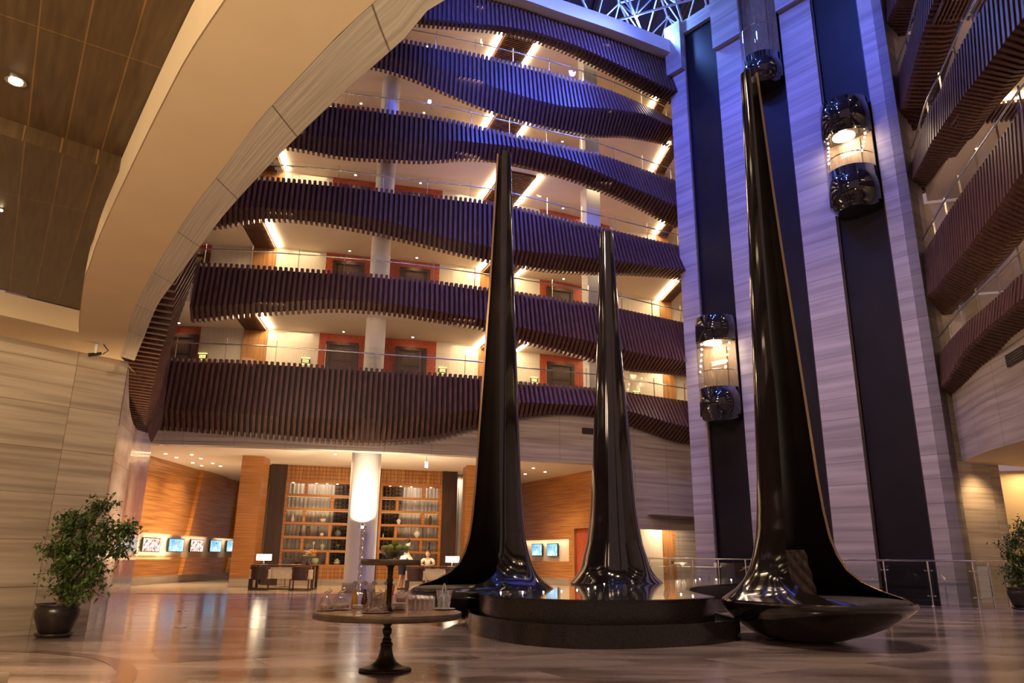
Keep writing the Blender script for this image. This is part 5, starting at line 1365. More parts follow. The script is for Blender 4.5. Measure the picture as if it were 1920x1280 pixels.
# broad-leaved plant half hidden behind the near spire
pp = aty(1408, 1080, 13.2)
t_ = thing('potted_plant', 'broad-leaved green plant half hidden behind the nearest spire', 'plant', (pp.x+0.15, pp.y, 0.0))
m = MB(); m.lathe([(0.13, 0), (0.18, 0.28), (0.19, 0.30), (0.16, 0.30)], n=24); m.build('pot', 'pot_black', t_)
m = MB(); m.lathe([(0.001, 0.27), (0.165, 0.27)], n=20); m.build('soil', 'soil', t_)
for dx, dz, a, L in ((-0.14, 0.62, 2.6, 0.24), (0.02, 0.85, 1.2, 0.22), (-0.12, 1.0, 2.9, 0.22), (0.1, 0.7, -0.4, 0.24), (-0.02, 0.55, -2.0, 0.22)):
    m = MB(); c = Vector((dx, 0, dz)); d = Vector((math.cos(a), math.sin(a)*0.6, -0.35)).normalized(); s = d.cross(Vector((0, 0, 1))).normalized(); V = []
    m.tube([(0, 0, 0.27), (dx*0.4, 0, dz*0.7), tuple(c)], 0.007, 5)
    for i in range(9):
        t = i/8; w = 0.32*L*math.sin(PI*(t**0.75)); p = c+d*L*t-Vector((0, 0, 0.12*L*t*t)); V += [p+s*w, p+Vector((0, 0, -0.01)), p-s*w]
    m.shared(V, [f for i in range(8) for f in ((i*3, i*3+1, i*3+4, i*3+3), (i*3+1, i*3+2, i*3+5, i*3+4))], True); m.build('leaf', 'leaf', t_)
# security camera on the wall top
q = onz(186, 650, ZC)
t_ = thing('security_camera', 'small security camera hanging under the plaster ceiling near the left wall top', 'camera', (q.x+0.05, q.y-0.15, ZC))
m = MB(); m.tube([(0, 0, 0), (0, 0, -0.14)], 0.025, 10); m.build('mount', 'plastic_white', t_)
m = MB(); m.tube([(0.07, 0.03, -0.13), (0.0, 0.0, -0.155), (-0.07, -0.05, -0.18)], [0.022, 0.028, 0.032], 12); m.build('camera_body', 'plastic_black', t_)
m = MB(); m.tube([(0.08, 0.04, -0.14), (0.14, 0.06, -0.08), (0.08, 0.02, 0.0)], 0.008, 6); m.build('cable', 'plastic_black', t_)
# twisted chrome uplighter in front of the round column
q = aty(674, 1090, cb.y-1.0)
t_ = thing('floor_uplighter', 'tall twisted chrome floor uplighter washing the round column with light', 'floor lamp', (q.x, q.y, 0))
m = MB()
for k in range(3):
    m.tube([(0.045*math.cos(a*0.35+k*2.09), 0.045*math.sin(a*0.35+k*2.09), 0.05+a*0.046) for a in range(40)], 0.024, 8)
m.build('twisted_pole', 'chrome', t_)
m = MB(); m.lathe([(0.16, 0), (0.16, 0.03), (0.08, 0.06)], n=24); m.build('base', 'chrome', t_)
m = MB(); m.lathe([(0.07, 1.86), (0.09, 1.90), (0.10, 2.02), (0.085, 2.02), (0.07, 1.92)], n=24); m.build('lamp_head', 'chrome', t_)
m = MB(); m.box((0, -0.09, 1.93), (0.07, 0.03, 0.07)); m.build('lit_lens', 'glow_tip', t_)
lamp('uplight_beam', 'SPOT', (q.x, q.y+0.02, 2.06), 800, (1, 0.80, 0.55), (cb.x, cb.y-0.3, 3.3), 0.05, 110, 0.7)
# ------------------------------------------------------------------ buffet table
noise_color('apple', (0.28, 0.36, 0.05), (0.45, 0.50, 0.11), (1, 1, 1), 6, 0.35, coord='World')
base_mat('stem_brown', (0.10, 0.06, 0.03), 0.7)
base_mat('juice_amber', (0.75, 0.36, 0.03), 0.12, coat=0.5)
base_mat('juice_red', (0.12, 0.008, 0.012), 0.10, coat=0.5)
base_mat('juice_pale', (0.55, 0.46, 0.22), 0.12, coat=0.5)
base_mat('juice_yellow', (0.80, 0.55, 0.02), 0.12, coat=0.5)
base_mat('straw_pink', (0.65, 0.03, 0.10), 0.4)
base_mat('pastry', (0.55, 0.32, 0.13), 0.7)
base_mat('pastry_light', (0.75, 0.62, 0.42), 0.7)
base_mat('china', (0.78, 0.75, 0.70), 0.2, coat=0.3)
base_mat('ice', (0.75, 0.78, 0.82), 0.25)
base_mat('disc_white', (0.72, 0.72, 0.62), 0.4)
base_mat('ink', (0.02, 0.02, 0.02), 0.5)
tb = onz(722, 1257, 0); TZ = aty(722, 1146, tb.y).z
t_ = thing('buffet_table', 'round two-tier bronze buffet table on a cast iron pedestal in the foreground', 'table', (tb.x, tb.y, 0))
R1, R2 = 0.725, 0.30; UZ = 1.035
m = MB(); m.lathe([(0.245, 0), (0.255, 0.008), (0.25, 0.02), (0.20, 0.035), (0.15, 0.05), (0.105, 0.08), (0.078, 0.12), (0.062, 0.17), (0.055, 0.22), (0.062, 0.232), (0.062, 0.245), (0.050, 0.255), (0.044, 0.27), (0.046, 0.285), (0.036, 0.295)], n=36); m.build('pedestal_foot', 'cast_iron', t_)
z9 = TZ-0.06
m = MB(); m.lathe([(0.036, 0.295), (0.031, z9-0.16), (0.040, z9-0.15), (0.046, z9-0.13), (0.046, z9-0.10), (0.036, z9-0.09), (0.032, z9-0.075), (0.048, z9-0.06), (0.055, z9-0.045), (0.048, z9-0.028), (0.04, z9-0.02), (0.075, z9)], n=28); m.build('lower_post', 'cast_iron', t_)
m = MB(); m.lathe([(R1-0.01, TZ-0.06), (R1, TZ-0.055), (R1, TZ-0.006), (R1-0.006, TZ)], n=72); m.build('lower_rim', 'bronze', t_)
m = MB(); m.lathe([(0.001, TZ+0.001), (R1-0.02, TZ+0.001)], n=72); m.build('lower_top', 'table_wood', t_)
m = MB(); m.lathe([(0.06, TZ+0.001), (0.035, TZ+0.03), (0.026, TZ+0.05), (0.026, UZ-0.25), (0.036, UZ-0.24), (0.026, UZ-0.22), (0.036, UZ-0.20), (0.026, UZ-0.18), (0.030, UZ-0.08), (0.05, UZ-0.055)], n=24); m.build('upper_post', 'cast_iron', t_)
m = MB(); m.lathe([(R2-0.01, UZ-0.058), (R2, UZ-0.052), (R2, UZ-0.006), (R2-0.005, UZ), (0.001, UZ)], n=56); m.build('upper_tier', 'bronze', t_)
def tpos(x, y, keep=0.10):
    p = onz(x, y, TZ); t = 1.0
    while math.hypot(p.x*t-tb.x, p.y*t-tb.y) > R1-keep and t > 0.8: t -= 0.002
    return (p.x*t, p.y*t, TZ+0.002)
def cloche(x, y, r, lab, bird=True):
    t_ = thing('glass_cloche', lab, 'cloche', tpos(x, y), 0, 'glass cloches on the buffet table')
    m = MB(); m.lathe([(r*0.6, 0), (r*1.15, 0.008), (r*1.18, 0.012), (r*0.7, 0.010)], n=32); m.build('plate', 'china', t_)
    m = MB(); m.lathe([(r, 0.012), (r, 0.03), (r*0.95, 0.06), (r*0.78, 0.10), (r*0.5, 0.13), (r*0.2, 0.145), (0.012, 0.15)], n=32); m.build('dome', 'table_glass', t_)
    m = MB()
    if bird: m.tube([(-0.03, 0, 0.150), (0.0, 0, 0.168), (0.03, 0, 0.175), (0.055, 0, 0.190), (0.04, 0, 0.207), (0.018, 0, 0.203)], [0.006, 0.015, 0.012, 0.008, 0.007, 0.003], 8)
    else: m.ball((0, 0, 0.165), 0.018, 10, 8)
    m.build('handle', 'chrome', t_)
    rnd = random.Random(int(x)); 
    m = MB()
    for k in range(34):
        a = rnd.uniform(0, 6.28); q = r*0.85*rnd.random()**0.5; m.box((q*math.cos(a), q*math.sin(a), 0.022+rnd.uniform(0, 0.014)), (0.02, 0.02, 0.018), a, k % 2)
    m.build('pastries', ['pastry', 'pastry_light'], t_)['kind'] = 'stuff'
cloche(610, 1136, 0.078, 'glass cloche at the back left of the buffet table, half behind another')
cloche(636, 1143, 0.105, 'glass cloche at the left front of the buffet table over pastries')
cloche(704, 1149, 0.115, 'glass cloche with cubes of pastry at the front middle of the buffet table')
def bottle(x, y, mat, lab):
    t_ = thing('juice_bottle', lab, 'bottle', tpos(x, y), 0, 'juice bottles on the buffet table')
    m = MB(); m.lathe([(0.032, 0), (0.036, 0.01), (0.035, 0.07), (0.026, 0.11), (0.016, 0.15), (0.014, 0.185)], n=20); m.build('juice', mat, t_)
    m = MB(); m.lathe([(0.016, 0.185), (0.018, 0.20), (0.019, 0.215), (0.015, 0.215)], n=20); m.build('neck', 'table_glass', t_)
    m = MB()
    V = [(0.029*math.cos(a), -0.004, 0.247+0.024*math.sin(a)) for a in [2*PI*k/24 for k in range(24)]]; Vb = [(v[0], 0.004, v[2]) for v in V]
    m.face(V); m.face(Vb[::-1])
    for k in range(24): m.face([V[k], Vb[k], Vb[(k+1) % 24], V[(k+1) % 24]])
    m.build('stopper_disc', 'disc_white', t_)
    m = MB()
    for dx in (-0.010, 0.010): m.box((dx, -0.0055, 0.254), (0.006, 0.002, 0.006))
    m.tube([(-0.010, -0.006, 0.241), (0, -0.006, 0.236), (0.010, -0.006, 0.241)], 0.0014, 5); m.build('stopper_mark', 'ink', t_)
bottle(664, 1136, 'juice_amber', 'round bottle of amber juice, leftmost bottle on the buffet table')
bottle(683, 1132, 'juice_red', 'bottle of dark red juice on the buffet table')
bottle(700, 1129, 'juice_pale', 'bottle of pale cloudy juice behind the middle glass cloche')
bottle(723, 1137, 'juice_yellow', 'bottle of bright yellow juice beside the pink straws')
t_ = thing('square_dish', 'cream square dish between amber bottle and front cloche', 'dish', tpos(671, 1141), 0.1)
m = MB(); m.box((0, 0, 0.02), (0.11, 0.09, 0.035)); m.build('dish', 'china', t_, bevel=0.006)
for k in range(6):
    p = tpos(748, 1143); o = MB(); o.lathe([(0.04, 0.0), (0.074, 0.008), (0.076, 0.010), (0.04, 0.004)], n=32); o = o.build('side_plate', 'china'); o.location = (p[0], p[1], p[2]+0.011*k); tag(o, 'cream side plate in the stack on the buffet table beside the tumblers', 'plate', 'stack of side plates')
def glass_mesh(r, h):
    m = MB(); m.lathe([(r*0.80, 0), (r*0.86, 0.01), (r, h), (r*0.92, h), (r*0.78, 0.018), (0.001, 0.016)], n=20); return m
tumb = None; k = 0
for row, (y0, n, x0) in enumerate(((1149, 5, 769), (1143, 5, 775), (1138, 4, 782))):
    for i in range(n):
        p = tpos(x0+i*9.0, y0)
        if tumb is None: tumb = glass_mesh(0.026, 0.125).build('tumbler', 'table_glass'); o = tumb
        else: o = tumb.copy(); COL.objects.link(o)
        o.location = p; tag(o, 'clear straight tumbler in the group between plates and ice bucket', 'glass', 'tumblers on the buffet table')
for x, y in ((692, 1137), (708, 1136), (716, 1139), (698, 1140), (710, 1142)):
    o = tumb.copy(); COL.objects.link(o); o.location = tpos(x, y); o.scale = (1, 1, 1.25); tag(o, 'tall clear glass standing behind the juice bottles', 'glass', 'tall glasses behind the bottles')
t_ = thing('straw_holder', 'bunch of pink drinking straws standing in a glass', 'straws', tpos(731, 1128))
glass_mesh(0.03, 0.12).build('holder', 'table_glass', t_)
for k in range(14):
    a = k*2.4; m = MB(); m.tube([(0.012*math.cos(a), 0.012*math.sin(a), 0.02), (0.03*math.cos(a)+0.012, 0.03*math.sin(a), 0.205+0.012*(k % 3))], 0.003, 6); m.build('straw', 'straw_pink', t_)
t_ = thing('glass_jar', 'cut glass jar with domed lid and knob on the buffet table', 'jar', tpos(752, 1128))
m = MB(); m.lathe([(0.04, 0), (0.045, 0.01), (0.025, 0.03), (0.062, 0.06), (0.066, 0.11), (0.060, 0.125), (0.055, 0.12), (0.055, 0.06), (0.001, 0.045)], n=24); m.build('body', 'table_glass', t_)
m = MB(); m.lathe([(0.066, 0.125), (0.055, 0.15), (0.02, 0.17), (0.010, 0.175), (0.016, 0.19), (0.001, 0.20)], n=24); m.build('lid', 'table_glass', t_)
m = MB(); m.lathe([(0.001, 0.05), (0.045, 0.055), (0.05, 0.09), (0.001, 0.10)], n=20); m.build('sweets', 'pastry', t_)['kind'] = 'stuff'
t_ = thing('metal_bowl', 'small round metal bowl behind the tumblers', 'bowl', tpos(775, 1124))
m = MB(); m.lathe([(0.03, 0), (0.045, 0.01), (0.05, 0.06), (0.046, 0.06), (0.04, 0.012), (0.001, 0.010)], n=24); m.build('bowl', 'bronze', t_)
t_ = thing('ice_bucket', 'clear ice bucket with frosted ice and tongs at the right of the buffet table', 'ice bucket', tpos(832, 1137))
m = MB(); m.lathe([(0.055, 0.004), (0.062, 0.012), (0.086, 0.19), (0.081, 0.19), (0.058, 0.016), (0.001, 0.014)], n=32); m.build('bucket', 'table_glass', t_)
m = MB(); rnd = random.Random(4)
for k in range(60):
    a = rnd.uniform(0, 6.28); z = rnd.uniform(0.03, 0.13); q = (0.048+0.02*z/0.13)*rnd.random()**0.5; m.box((q*math.cos(a), q*math.sin(a), z), (0.02, 0.02, 0.02), a)
m.build('ice_cubes', 'ice', t_)['kind'] = 'stuff'
for sx in (-0.012, 0.012):
    m = MB(); m.tube([(sx, 0, 0.06), (sx*1.2, 0, 0.20), (0, 0, 0.26)], 0.007, 6); m.build('tong_arm', 'chrome', t_)
t_ = thing('saucer', 'wide white saucer under the ice bucket', 'plate', (tpos(832, 1137)[0], tpos(832, 1137)[1], TZ+0.003))
m = MB(); m.lathe([(0.07, 0), (0.12, 0.010), (0.123, 0.013), (0.06, 0.003)], n=36); m.build('dish', 'china', t_)
for i, (x, y) in enumerate(((657, 1148), (672, 1151))):
    o = MB(); o.box((0, 0, 0.003), (0.05, 0.035, 0.004)); o = o.build('paper_napkin', 'china'); p = tpos(x, y); o.location = p; o.rotation_euler = (0, 0, 0.4); tag(o, ('small cream napkin left of the front cloche' if i == 0 else 'small cream napkin lying at the front rim of the buffet table'), 'napkin')
# glass bowl of green apples on the upper tier
q = aty(735, 1046, tb.y); bw = (tb.x+0.03, tb.y, UZ+0.002)
t_ = thing('glass_bowl', 'wide clear glass bowl holding green apples on the upper tier', 'bowl', bw)
m = MB(); m.lathe([(0.05, 0), (0.055, 0.006), (0.11, 0.035), (0.155, 0.085), (0.150, 0.087), (0.10, 0.040), (0.001, 0.010)], n=36); m.build('bowl', 'table_glass', t_)
def apple_mesh():
    t0 = thing('green_apple', 'green apple in the glass bowl on the upper tier', 'apple', (0, 0, 0), 0, 'green apples in the bowl')
    m = MB(); r = 0.034; m.lathe([(0.002, 0.008), (r*0.45, 0.0), (r*0.85, 0.014), (r, 0.032), (r*0.92, 0.050), (r*0.55, 0.062), (r*0.2, 0.058), (0.002, 0.052)], n=20); m.build('flesh', 'apple', t0)
    m = MB(); m.tube([(0, 0, 0.054), (0.003, 0, 0.068)], 0.0018, 5); m.build('stem', 'stem_brown', t0)
    return t0
ap = None
AP = [(0.066*math.cos(2*PI*k/6), 0.066*math.sin(2*PI*k/6), 0.034) for k in range(6)]+[(0, 0, 0.014)]+[(0.108*math.cos(2*PI*k/9+.3), 0.108*math.sin(2*PI*k/9+.3), 0.068) for k in range(9)]+[(0.042*math.cos(2*PI*k/5), 0.042*math.sin(2*PI*k/5), 0.082) for k in range(4)]+[(0.005, -0.02, 0.132)]
for k, (x, y, z) in enumerate(AP):
    L_ = (bw[0]+x, bw[1]+y, bw[2]+z)
    if ap is None: ap = apple_mesh(); ap.location = L_
    else: dup(ap, None, L_, k*1.7)

# ------------------------------------------------------------------ reception desks, chairs, lamps
noise_color('chair_leather', (0.045, 0.022, 0.018), (0.07, 0.035, 0.028), (1, 1, 1), 10, 0.4, coord='Object')
noise_color('cream_leather', (0.66, 0.56, 0.46), (0.72, 0.62, 0.52), (1, 1, 1), 6, 0.45, coord='Object')
def desk(px0, px1, pyf, lab, Y=None):
    a = aty(px0, pyf, Y); b = aty(px1, pyf, Y); w = b.x-a.x; cx = (a.x+b.x)/2
    t_ = thing('reception_desk', lab, 'desk', (cx, Y, 0), 0.06, 'reception desks')
    m = MB(); m.box((0, 0, 0.76), (w, 0.8, 0.035)); m.build('desk_top', 'panel_dark', t_)
    m = MB(); m.box((0, -0.02, 0.775+0.008), (w*0.93, 0.7, 0.006)); m.build('desk_pad', 'table_wood', t_)
    m = MB(); m.box((0, -0.33, 0.53), (w*0.45, 0.03, 0.36)); m.build('front_panel', 'cream_leather', t_)
    for sx in (-1, 1):
        m = MB(); m.box((sx*(w/2-0.05), -0.34, 0.37), (0.08, 0.08, 0.74)); m.box((sx*(w/2-0.05), 0.34, 0.37), (0.08, 0.08, 0.74)); m.box((sx*(w/2-0.05), 0, 0.03), (0.08, 0.7, 0.05)); m.build('leg_frame', 'panel_dark', t_)
    m = MB(); m.box((0, -0.34, 0.03), (w-0.1, 0.05, 0.04)); m.build('foot_rail', 'panel_dark', t_)
    return cx, w
def tub_chair(x, y, rz, lab):
    """curved-back visitor chair; local -y is the outside of the back"""
    t_ = thing('tub_chair', lab, 'chair', (x, y, 0), rz, 'dark tub chairs at the reception desks')
    def arc(r, a0=200, a1=340, n=14): return [(r*math.cos(math.radians(a0+(a1-a0)*k/n)), r*math.sin(math.radians(a0+(a1-a0)*k/n))) for k in range(n+1)]
    o, i = arc(0.33), arc(0.27)
    m = MB(); n = len(o)-1
    for k in range(n):
        h0, h1 = 0.74, 0.74
        m.shared([(*o[k], .34), (*o[k+1], .34), (*o[k+1], h1), (*o[k], h0), (*i[k], .34), (*i[k+1], .34), (*i[k+1], h1), (*i[k], h0)], [(0, 1, 2, 3), (5, 4, 7, 6), (3, 2, 6, 7), (1, 0, 4, 5)], False)
    m.build('backrest', 'chair_leather', t_)
    m = MB(); m.box((0, 0.02, 0.40), (0.50, 0.50, 0.12)); m.build('seat', 'cream_leather', t_, bevel=0.02)
    for sx in (-1, 1):
        m = MB(); m.box((sx*0.285, 0.03, 0.50), (0.06, 0.50, 0.30)); m.build('armrest', 'cream_leather', t_, bevel=0.01)
        m = MB(); m.box((sx*0.29, -0.24, 0.18), (0.035, 0.035, 0.36)); m.box((sx*0.29, 0.24, 0.18), (0.035, 0.035, 0.36)); m.box((sx*0.29, 0, 0.015), (0.035, 0.52, 0.03)); m.build('side_frame', 'panel_dark', t_)
    for z in (0.34, 0.015):
        m = MB(); m.box((0, -0.24, z), (0.54, 0.03, 0.03)); m.build('cross_bar', 'panel_dark', t_)
def office_chair(x, y, rz, lab):
    t_ = thing('office_chair', lab, 'chair', (x, y, 0), rz, 'office chairs behind the desks')
    m = MB(); m.tube([(0.3*math.cos(a), 0.3*math.sin(a), 0.05) for a in [PI*k/10-PI/2 for k in range(21)]], 0.015, 6); m.build('base_ring', 'chrome', t_)
    m = MB(); m.tube([(0, 0, 0.05), (0, 0, 0.42)], 0.03, 8); m.tube([(-.3, 0, 0.05), (.3, 0, 0.05)], 0.014, 6); m.build('stem', 'chrome', t_)
    m = MB(); m.box((0, 0, 0.45), (0.48, 0.46, 0.07)); m.build('seat', 'chair_leather', t_, bevel=0.02)
    m = MB(); m.box((0, 0.23, 0.75), (0.46, 0.05, 0.48)); m.build('backrest', 'chair_leather', t_, bevel=0.02)
def desk_lamp(x, y, z, lab):
    t_ = thing('desk_lamp', lab, 'lamp', (x, y, z), 0.05, 'glowing desk lamps')
    m = MB(); m.box((0, 0, 0.015), (0.30, 0.16, 0.03)); m.build('base', 'chrome', t_)
    m = MB(); m.tube([(0, 0, 0.03), (0, 0, 0.12)], 0.03, 10); m.build('stem', 'chrome', t_)
    m = MB(); m.box((0, 0, 0.235), (0.46, 0.20, 0.20)); m.build('lamp_shade', 'glow_shade', t_, bevel=0.01)
    lamp('desk_lamp_light', 'POINT', (x, y-0.25, z+0.2), 5, WARM2, None, 0.12)
DY = 26.2
cx, w = desk(476, 592, 1080, 'left reception desk with cream front panel, flowers and a glowing lamp', DY); TZD = 0.785
tub_chair(aty(487, 1080, 25.3).x, 25.3, 0.25, 'dark tub chair in front of the left end of the left reception desk')
tub_chair(aty(565, 1080, 25.3).x, 25.3, 0.05, 'dark tub chair in front of the flower vase on the left reception desk')
q = aty(494, 1056, DY+0.1); desk_lamp(q.x, DY+0.1, TZD, 'rectangular glowing lamp at the left end of the left reception desk')
office_chair(aty(535, 1080, 27.0).x, 27.0, 0.0, 'empty office chair behind the left reception desk')
cx2, w2 = desk(762, 864, 1080, 'right reception desk with cream front panel where a woman sits', DY+0.3)
tub_chair(aty(779, 1080, 25.6).x, 25.6, 0.05, 'dark tub chair in front of the left half of the right reception desk')
tub_chair(aty(853, 1080, 25.6).x, 25.6, -0.25, 'dark tub chair at the right end of the right reception desk, beside the left spire')
q = aty(848, 1056, DY+0.4); desk_lamp(q.x, DY+0.4, TZD, 'rectangular glowing lamp at the right end of the right reception desk')
office_chair(aty(802, 1080, 27.15).x, 27.15, 0.0, 'office chair under the seated woman at the right desk')
base_mat('petal_white', (0.85, 0.82, 0.74), 0.6); base_mat('petal_orange', (0.85, 0.30, 0.03), 0.6); base_mat('vase_dark', (0.05, 0.035, 0.05), 0.2, coat=.4)
base_mat('celadon', (0.36, 0.42, 0.31), 0.25, coat=.4); base_mat('vase_white', (0.66, 0.63, 0.56), 0.3); base_mat('vase_brown', (0.10, 0.05, 0.03), 0.4); base_mat('vase_grey', (0.12, 0.11, 0.10), 0.35)
base_mat('paper', (0.75, 0.73, 0.68), 0.6)
q = aty(577, 1056, DY-0.1)
t_ = thing('flower_vase', 'dark vase of white and orange flowers on the left reception desk', 'flowers', (q.x, DY-0.1, TZD))
m = MB(); m.lathe([(0.06, 0), (0.085, 0.06), (0.085, 0.13), (0.06, 0.19), (0.065, 0.20)], n=20); m.build('vase', 'vase_dark', t_)
rnd = random.Random(5)
for k in range(26):
    a = rnd.uniform(0, 6.28); e = rnd.uniform(0.1, 1.0); d = Vector((math.cos(a)*e, math.sin(a)*e*0.7, 1.1-0.55*e)); p = Vector((0, 0, 0.18))+d*rnd.uniform(0.17, 0.36)
    m = MB(); m.tube([(0, 0, 0.18), tuple(p)], 0.004, 4); m.build('stem', 'leaf', t_)
    m = MB()
    for j in range(6):
        b = 2*PI*j/6; m.shared([p, p+Vector((math.cos(b)*.045, math.sin(b)*.045, 0.03)), p+Vector((math.cos(b+.5)*.065, math.sin(b+.5)*.065, .01)), p+Vector((math.cos(b+1)*.045, math.sin(b+1)*.045, .03))], [(0, 1, 2), (0, 2, 3)], False)
    m.build('blossom', 'petal_orange' if (p.x > 0.10 or k % 5 == 0) else 'petal_white', t_)
for i, (x, dy) in enumerate(((530, 0.0), (545, -0.1), (556, 0.05))):
    q = aty(x, 1056, DY+dy); o = MB(); o.box((0, 0, 0.004), (0.28, 0.2, 0.006)); o = o.build('paper_sheet', 'paper'); o.location = (q.x, DY+dy, TZD+0.006*i+0.003); o.rotation_euler = (0, 0, 0.3*i); tag(o, 'sheet of white paper on the left reception desk', 'paper', 'papers on the left desk')
q = aty(787, 1058, DY+0.2); o = MB(); o.lathe([(0.04, 0), (0.05, 0.10), (0.045, 0.10), (0.04, 0.01)], n=16); o = o.build('pen_cup', 'vase_dark'); o.location = (q.x, DY+0.2, TZD); tag(o, 'small dark pen cup on the right reception desk before the seated woman', 'cup')
# ------------------------------------------------------------------ ornaments on the shelves
def orn(px, pyb, h_px, prof, mat, lab, cat='vase', row=0, extra=None, name='vase'):
    """profile in units of the height (h = 1)"""
    u, z = LP.pt(px, pyb); zz = min(zs, key=lambda q: abs(q+0.045-z))+0.047
    h = LP.pt(px, pyb-h_px)[1]-z
    c = LP.w(u, -0.16, zz)
    o = MB(); o.lathe([(r*h, q*h) for r, q in prof], n=20)
    if extra: extra(o, h)
    o = o.build(name, mat); o.location = c; tag(o, lab, cat)
    return o
orn(548.3, 977.5, 18, [(0.16, 0), (0.22, 0.15), (0.18, 0.4), (0.07, 0.7), (0.03, 0.95), (0.001, 1)], 'vase_white', 'white teardrop vase on the left shelf, upper left compartment')
orn(605.3, 977.5, 7.5, [(0.35, 0), (0.75, 0.35), (0.8, 0.8), (0.74, 1), (0.6, 0.95), (0.001, 0.2)], 'vase_white', 'pale round bowl high on the left shelf', 'bowl', name='bowl')
orn(562.8, 1005, 19, [(0.10, 0), (0.12, 0.2), (0.06, 0.6), (0.05, 0.85), (0.09, 0.9), (0.09, 1)], 'vase_dark', 'slim black vase, leftmost on the middle row of the left shelf')
orn(576.7, 1005, 19, [(0.12, 0), (0.22, 0.4), (0.21, 0.7), (0.13, 1), (0.08, 1)], 'vase_brown', 'thick dark brown vase between two slim black vases')
orn(595.6, 1005, 17.5, [(0.10, 0), (0.12, 0.2), (0.06, 0.6), (0.05, 0.85), (0.09, 0.9), (0.09, 1)], 'vase_dark', 'slim black vase beside the small white dish on the left shelf')
orn(603.4, 1005.5, 7, [(0.3, 0), (0.55, 0.3), (0.6, 0.6), (0.45, 0.95), (0.001, 1)], 'vase_white', 'small round white dish on the middle row of the left shelf', 'dish', name='dish')
orn(633.6, 1006, 15, [(0.25, 0), (0.42, 0.3), (0.42, 0.55), (0.2, 0.82), (0.05, 0.86), (0.04, 1)], 'vase_grey', 'dark gourd-shaped ornament near the bright column on the left shelf', 'ornament', name='ornament')
orn(587.4, 1031, 16.5, [(0.12, 0), (0.10, 0.04), (0.03, 0.1), (0.03, 0.55), (0.10, 0.6), (0.18, 0.75), (0.16, 0.92), (0.001, 1)], 'vase_white', 'white bloom-shaped ornament on a thin stand, left shelf', 'ornament', name='ornament')
orn(604.3, 1031, 15, [(0.2, 0), (0.12, 0.15), (0.36, 0.4), (0.38, 0.52), (0.2, 0.7), (0.05, 0.82), (0.06, 0.9), (0.001, 1)], 'celadon', 'celadon footed tureen with pointed lid on the left shelf', 'tureen', name='tureen')
orn(633.4, 1031.7, 13.5, [(0.2, 0), (0.03, 0.06), (0.03, 0.35), (0.2, 0.45), (0.33, 0.75), (0.30, 0.8), (0.001, 0.6)], 'vase_grey', 'small bird-like cup ornament on a stand, left shelf', 'ornament', extra=lambda m, h: m.tube([(0.2*h, 0, .7*h), (0.3*h, 0, .95*h), (0.42*h, 0, .92*h)], 0.03*h, 6), name='ornament')
orn(554.9, 1057, 7, [(0.5, 0), (1.4, 0.6), (2.0, 1), (1.9, 0.95), (1.2, 0.6), (0.001, 0.25)], 'vase_grey', 'very wide shallow patterned bowl on the lowest row of the left shelf', 'bowl', name='bowl')
orn(591, 1057, 12, [(0.35, 0), (0.6, 0.35), (0.63, 0.65), (0.5, 1), (0.42, 0.95), (0.001, 0.3)], 'celadon', 'big mottled green bowl on the lowest row of the left shelf', 'bowl', name='bowl')
orn(606, 1056, 9.5, [(0.3, 0), (0.27, 0.5), (0.32, 0.6), (0.3, 1), (0.24, 1)], 'vase_dark', 'small black cylinder pot on the lowest row of the left shelf', 'pot', name='pot')
orn(632, 1057, 13, [(0.35, 0), (0.5, 0.2), (0.48, 0.35), (0.3, 0.45), (0.45, 0.55), (0.3, 0.7), (0.08, 0.8), (0.001, 1)], 'celadon', 'stacked green lidded tureen at the right end of the left shelf', 'tureen', name='tureen')
orn(540, 1057, 9, [(0.16, 0), (0.18, 0.4), (0.08, 0.6), (0.10, 1)], 'vase_dark', 'tiny dark bottle at the left end of the lowest row', 'bottle', name='bottle')
orn(748.3, 982, 12, [(0.2, 0), (0.2, 0.08), (0.34, 0.4), (0.36, 0.65), (0.2, 0.75), (0.30, 0.8), (0.05, 0.9), (0.001, 1)], 'vase_white', 'white lidded jar on the right shelf', 'jar', name='jar')
orn(807.4, 983.6, 17.5, [(0.09, 0), (0.17, 0.3), (0.18, 0.65), (0.10, 1), (0.06, 1)], 'vase_brown', 'dark ribbed vase at the upper right of the right shelf')
orn(782.8, 1009, 15, [(0.16, 0), (0.10, 0.06), (0.30, 0.2), (0.46, 0.5), (0.30, 0.85), (0.06, 0.95), (0.001, 1)], 'vase_white', 'round white carved disc vase on the right shelf')
orn(765.4, 1033, 17, [(0.10, 0), (0.12, 0.2), (0.05, 0.6), (0.04, 0.85), (0.08, 1), (0.06, 1)], 'vase_dark', 'slim black vase above the standing woman on the right shelf')
orn(805.3, 1034, 17.5, [(0.13, 0), (0.14, 0.2), (0.09, 0.6), (0.10, 0.85), (0.15, 1), (0.12, 1)], 'vase_dark', 'black flared vase directly above the seated woman')
orn(719, 1008, 9, [(0.16, 0), (0.18, 0.5), (0.06, 0.7), (0.06, 1)], 'celadon', 'tiny green bottle at the left edge of the right shelf', 'bottle', name='bottle')
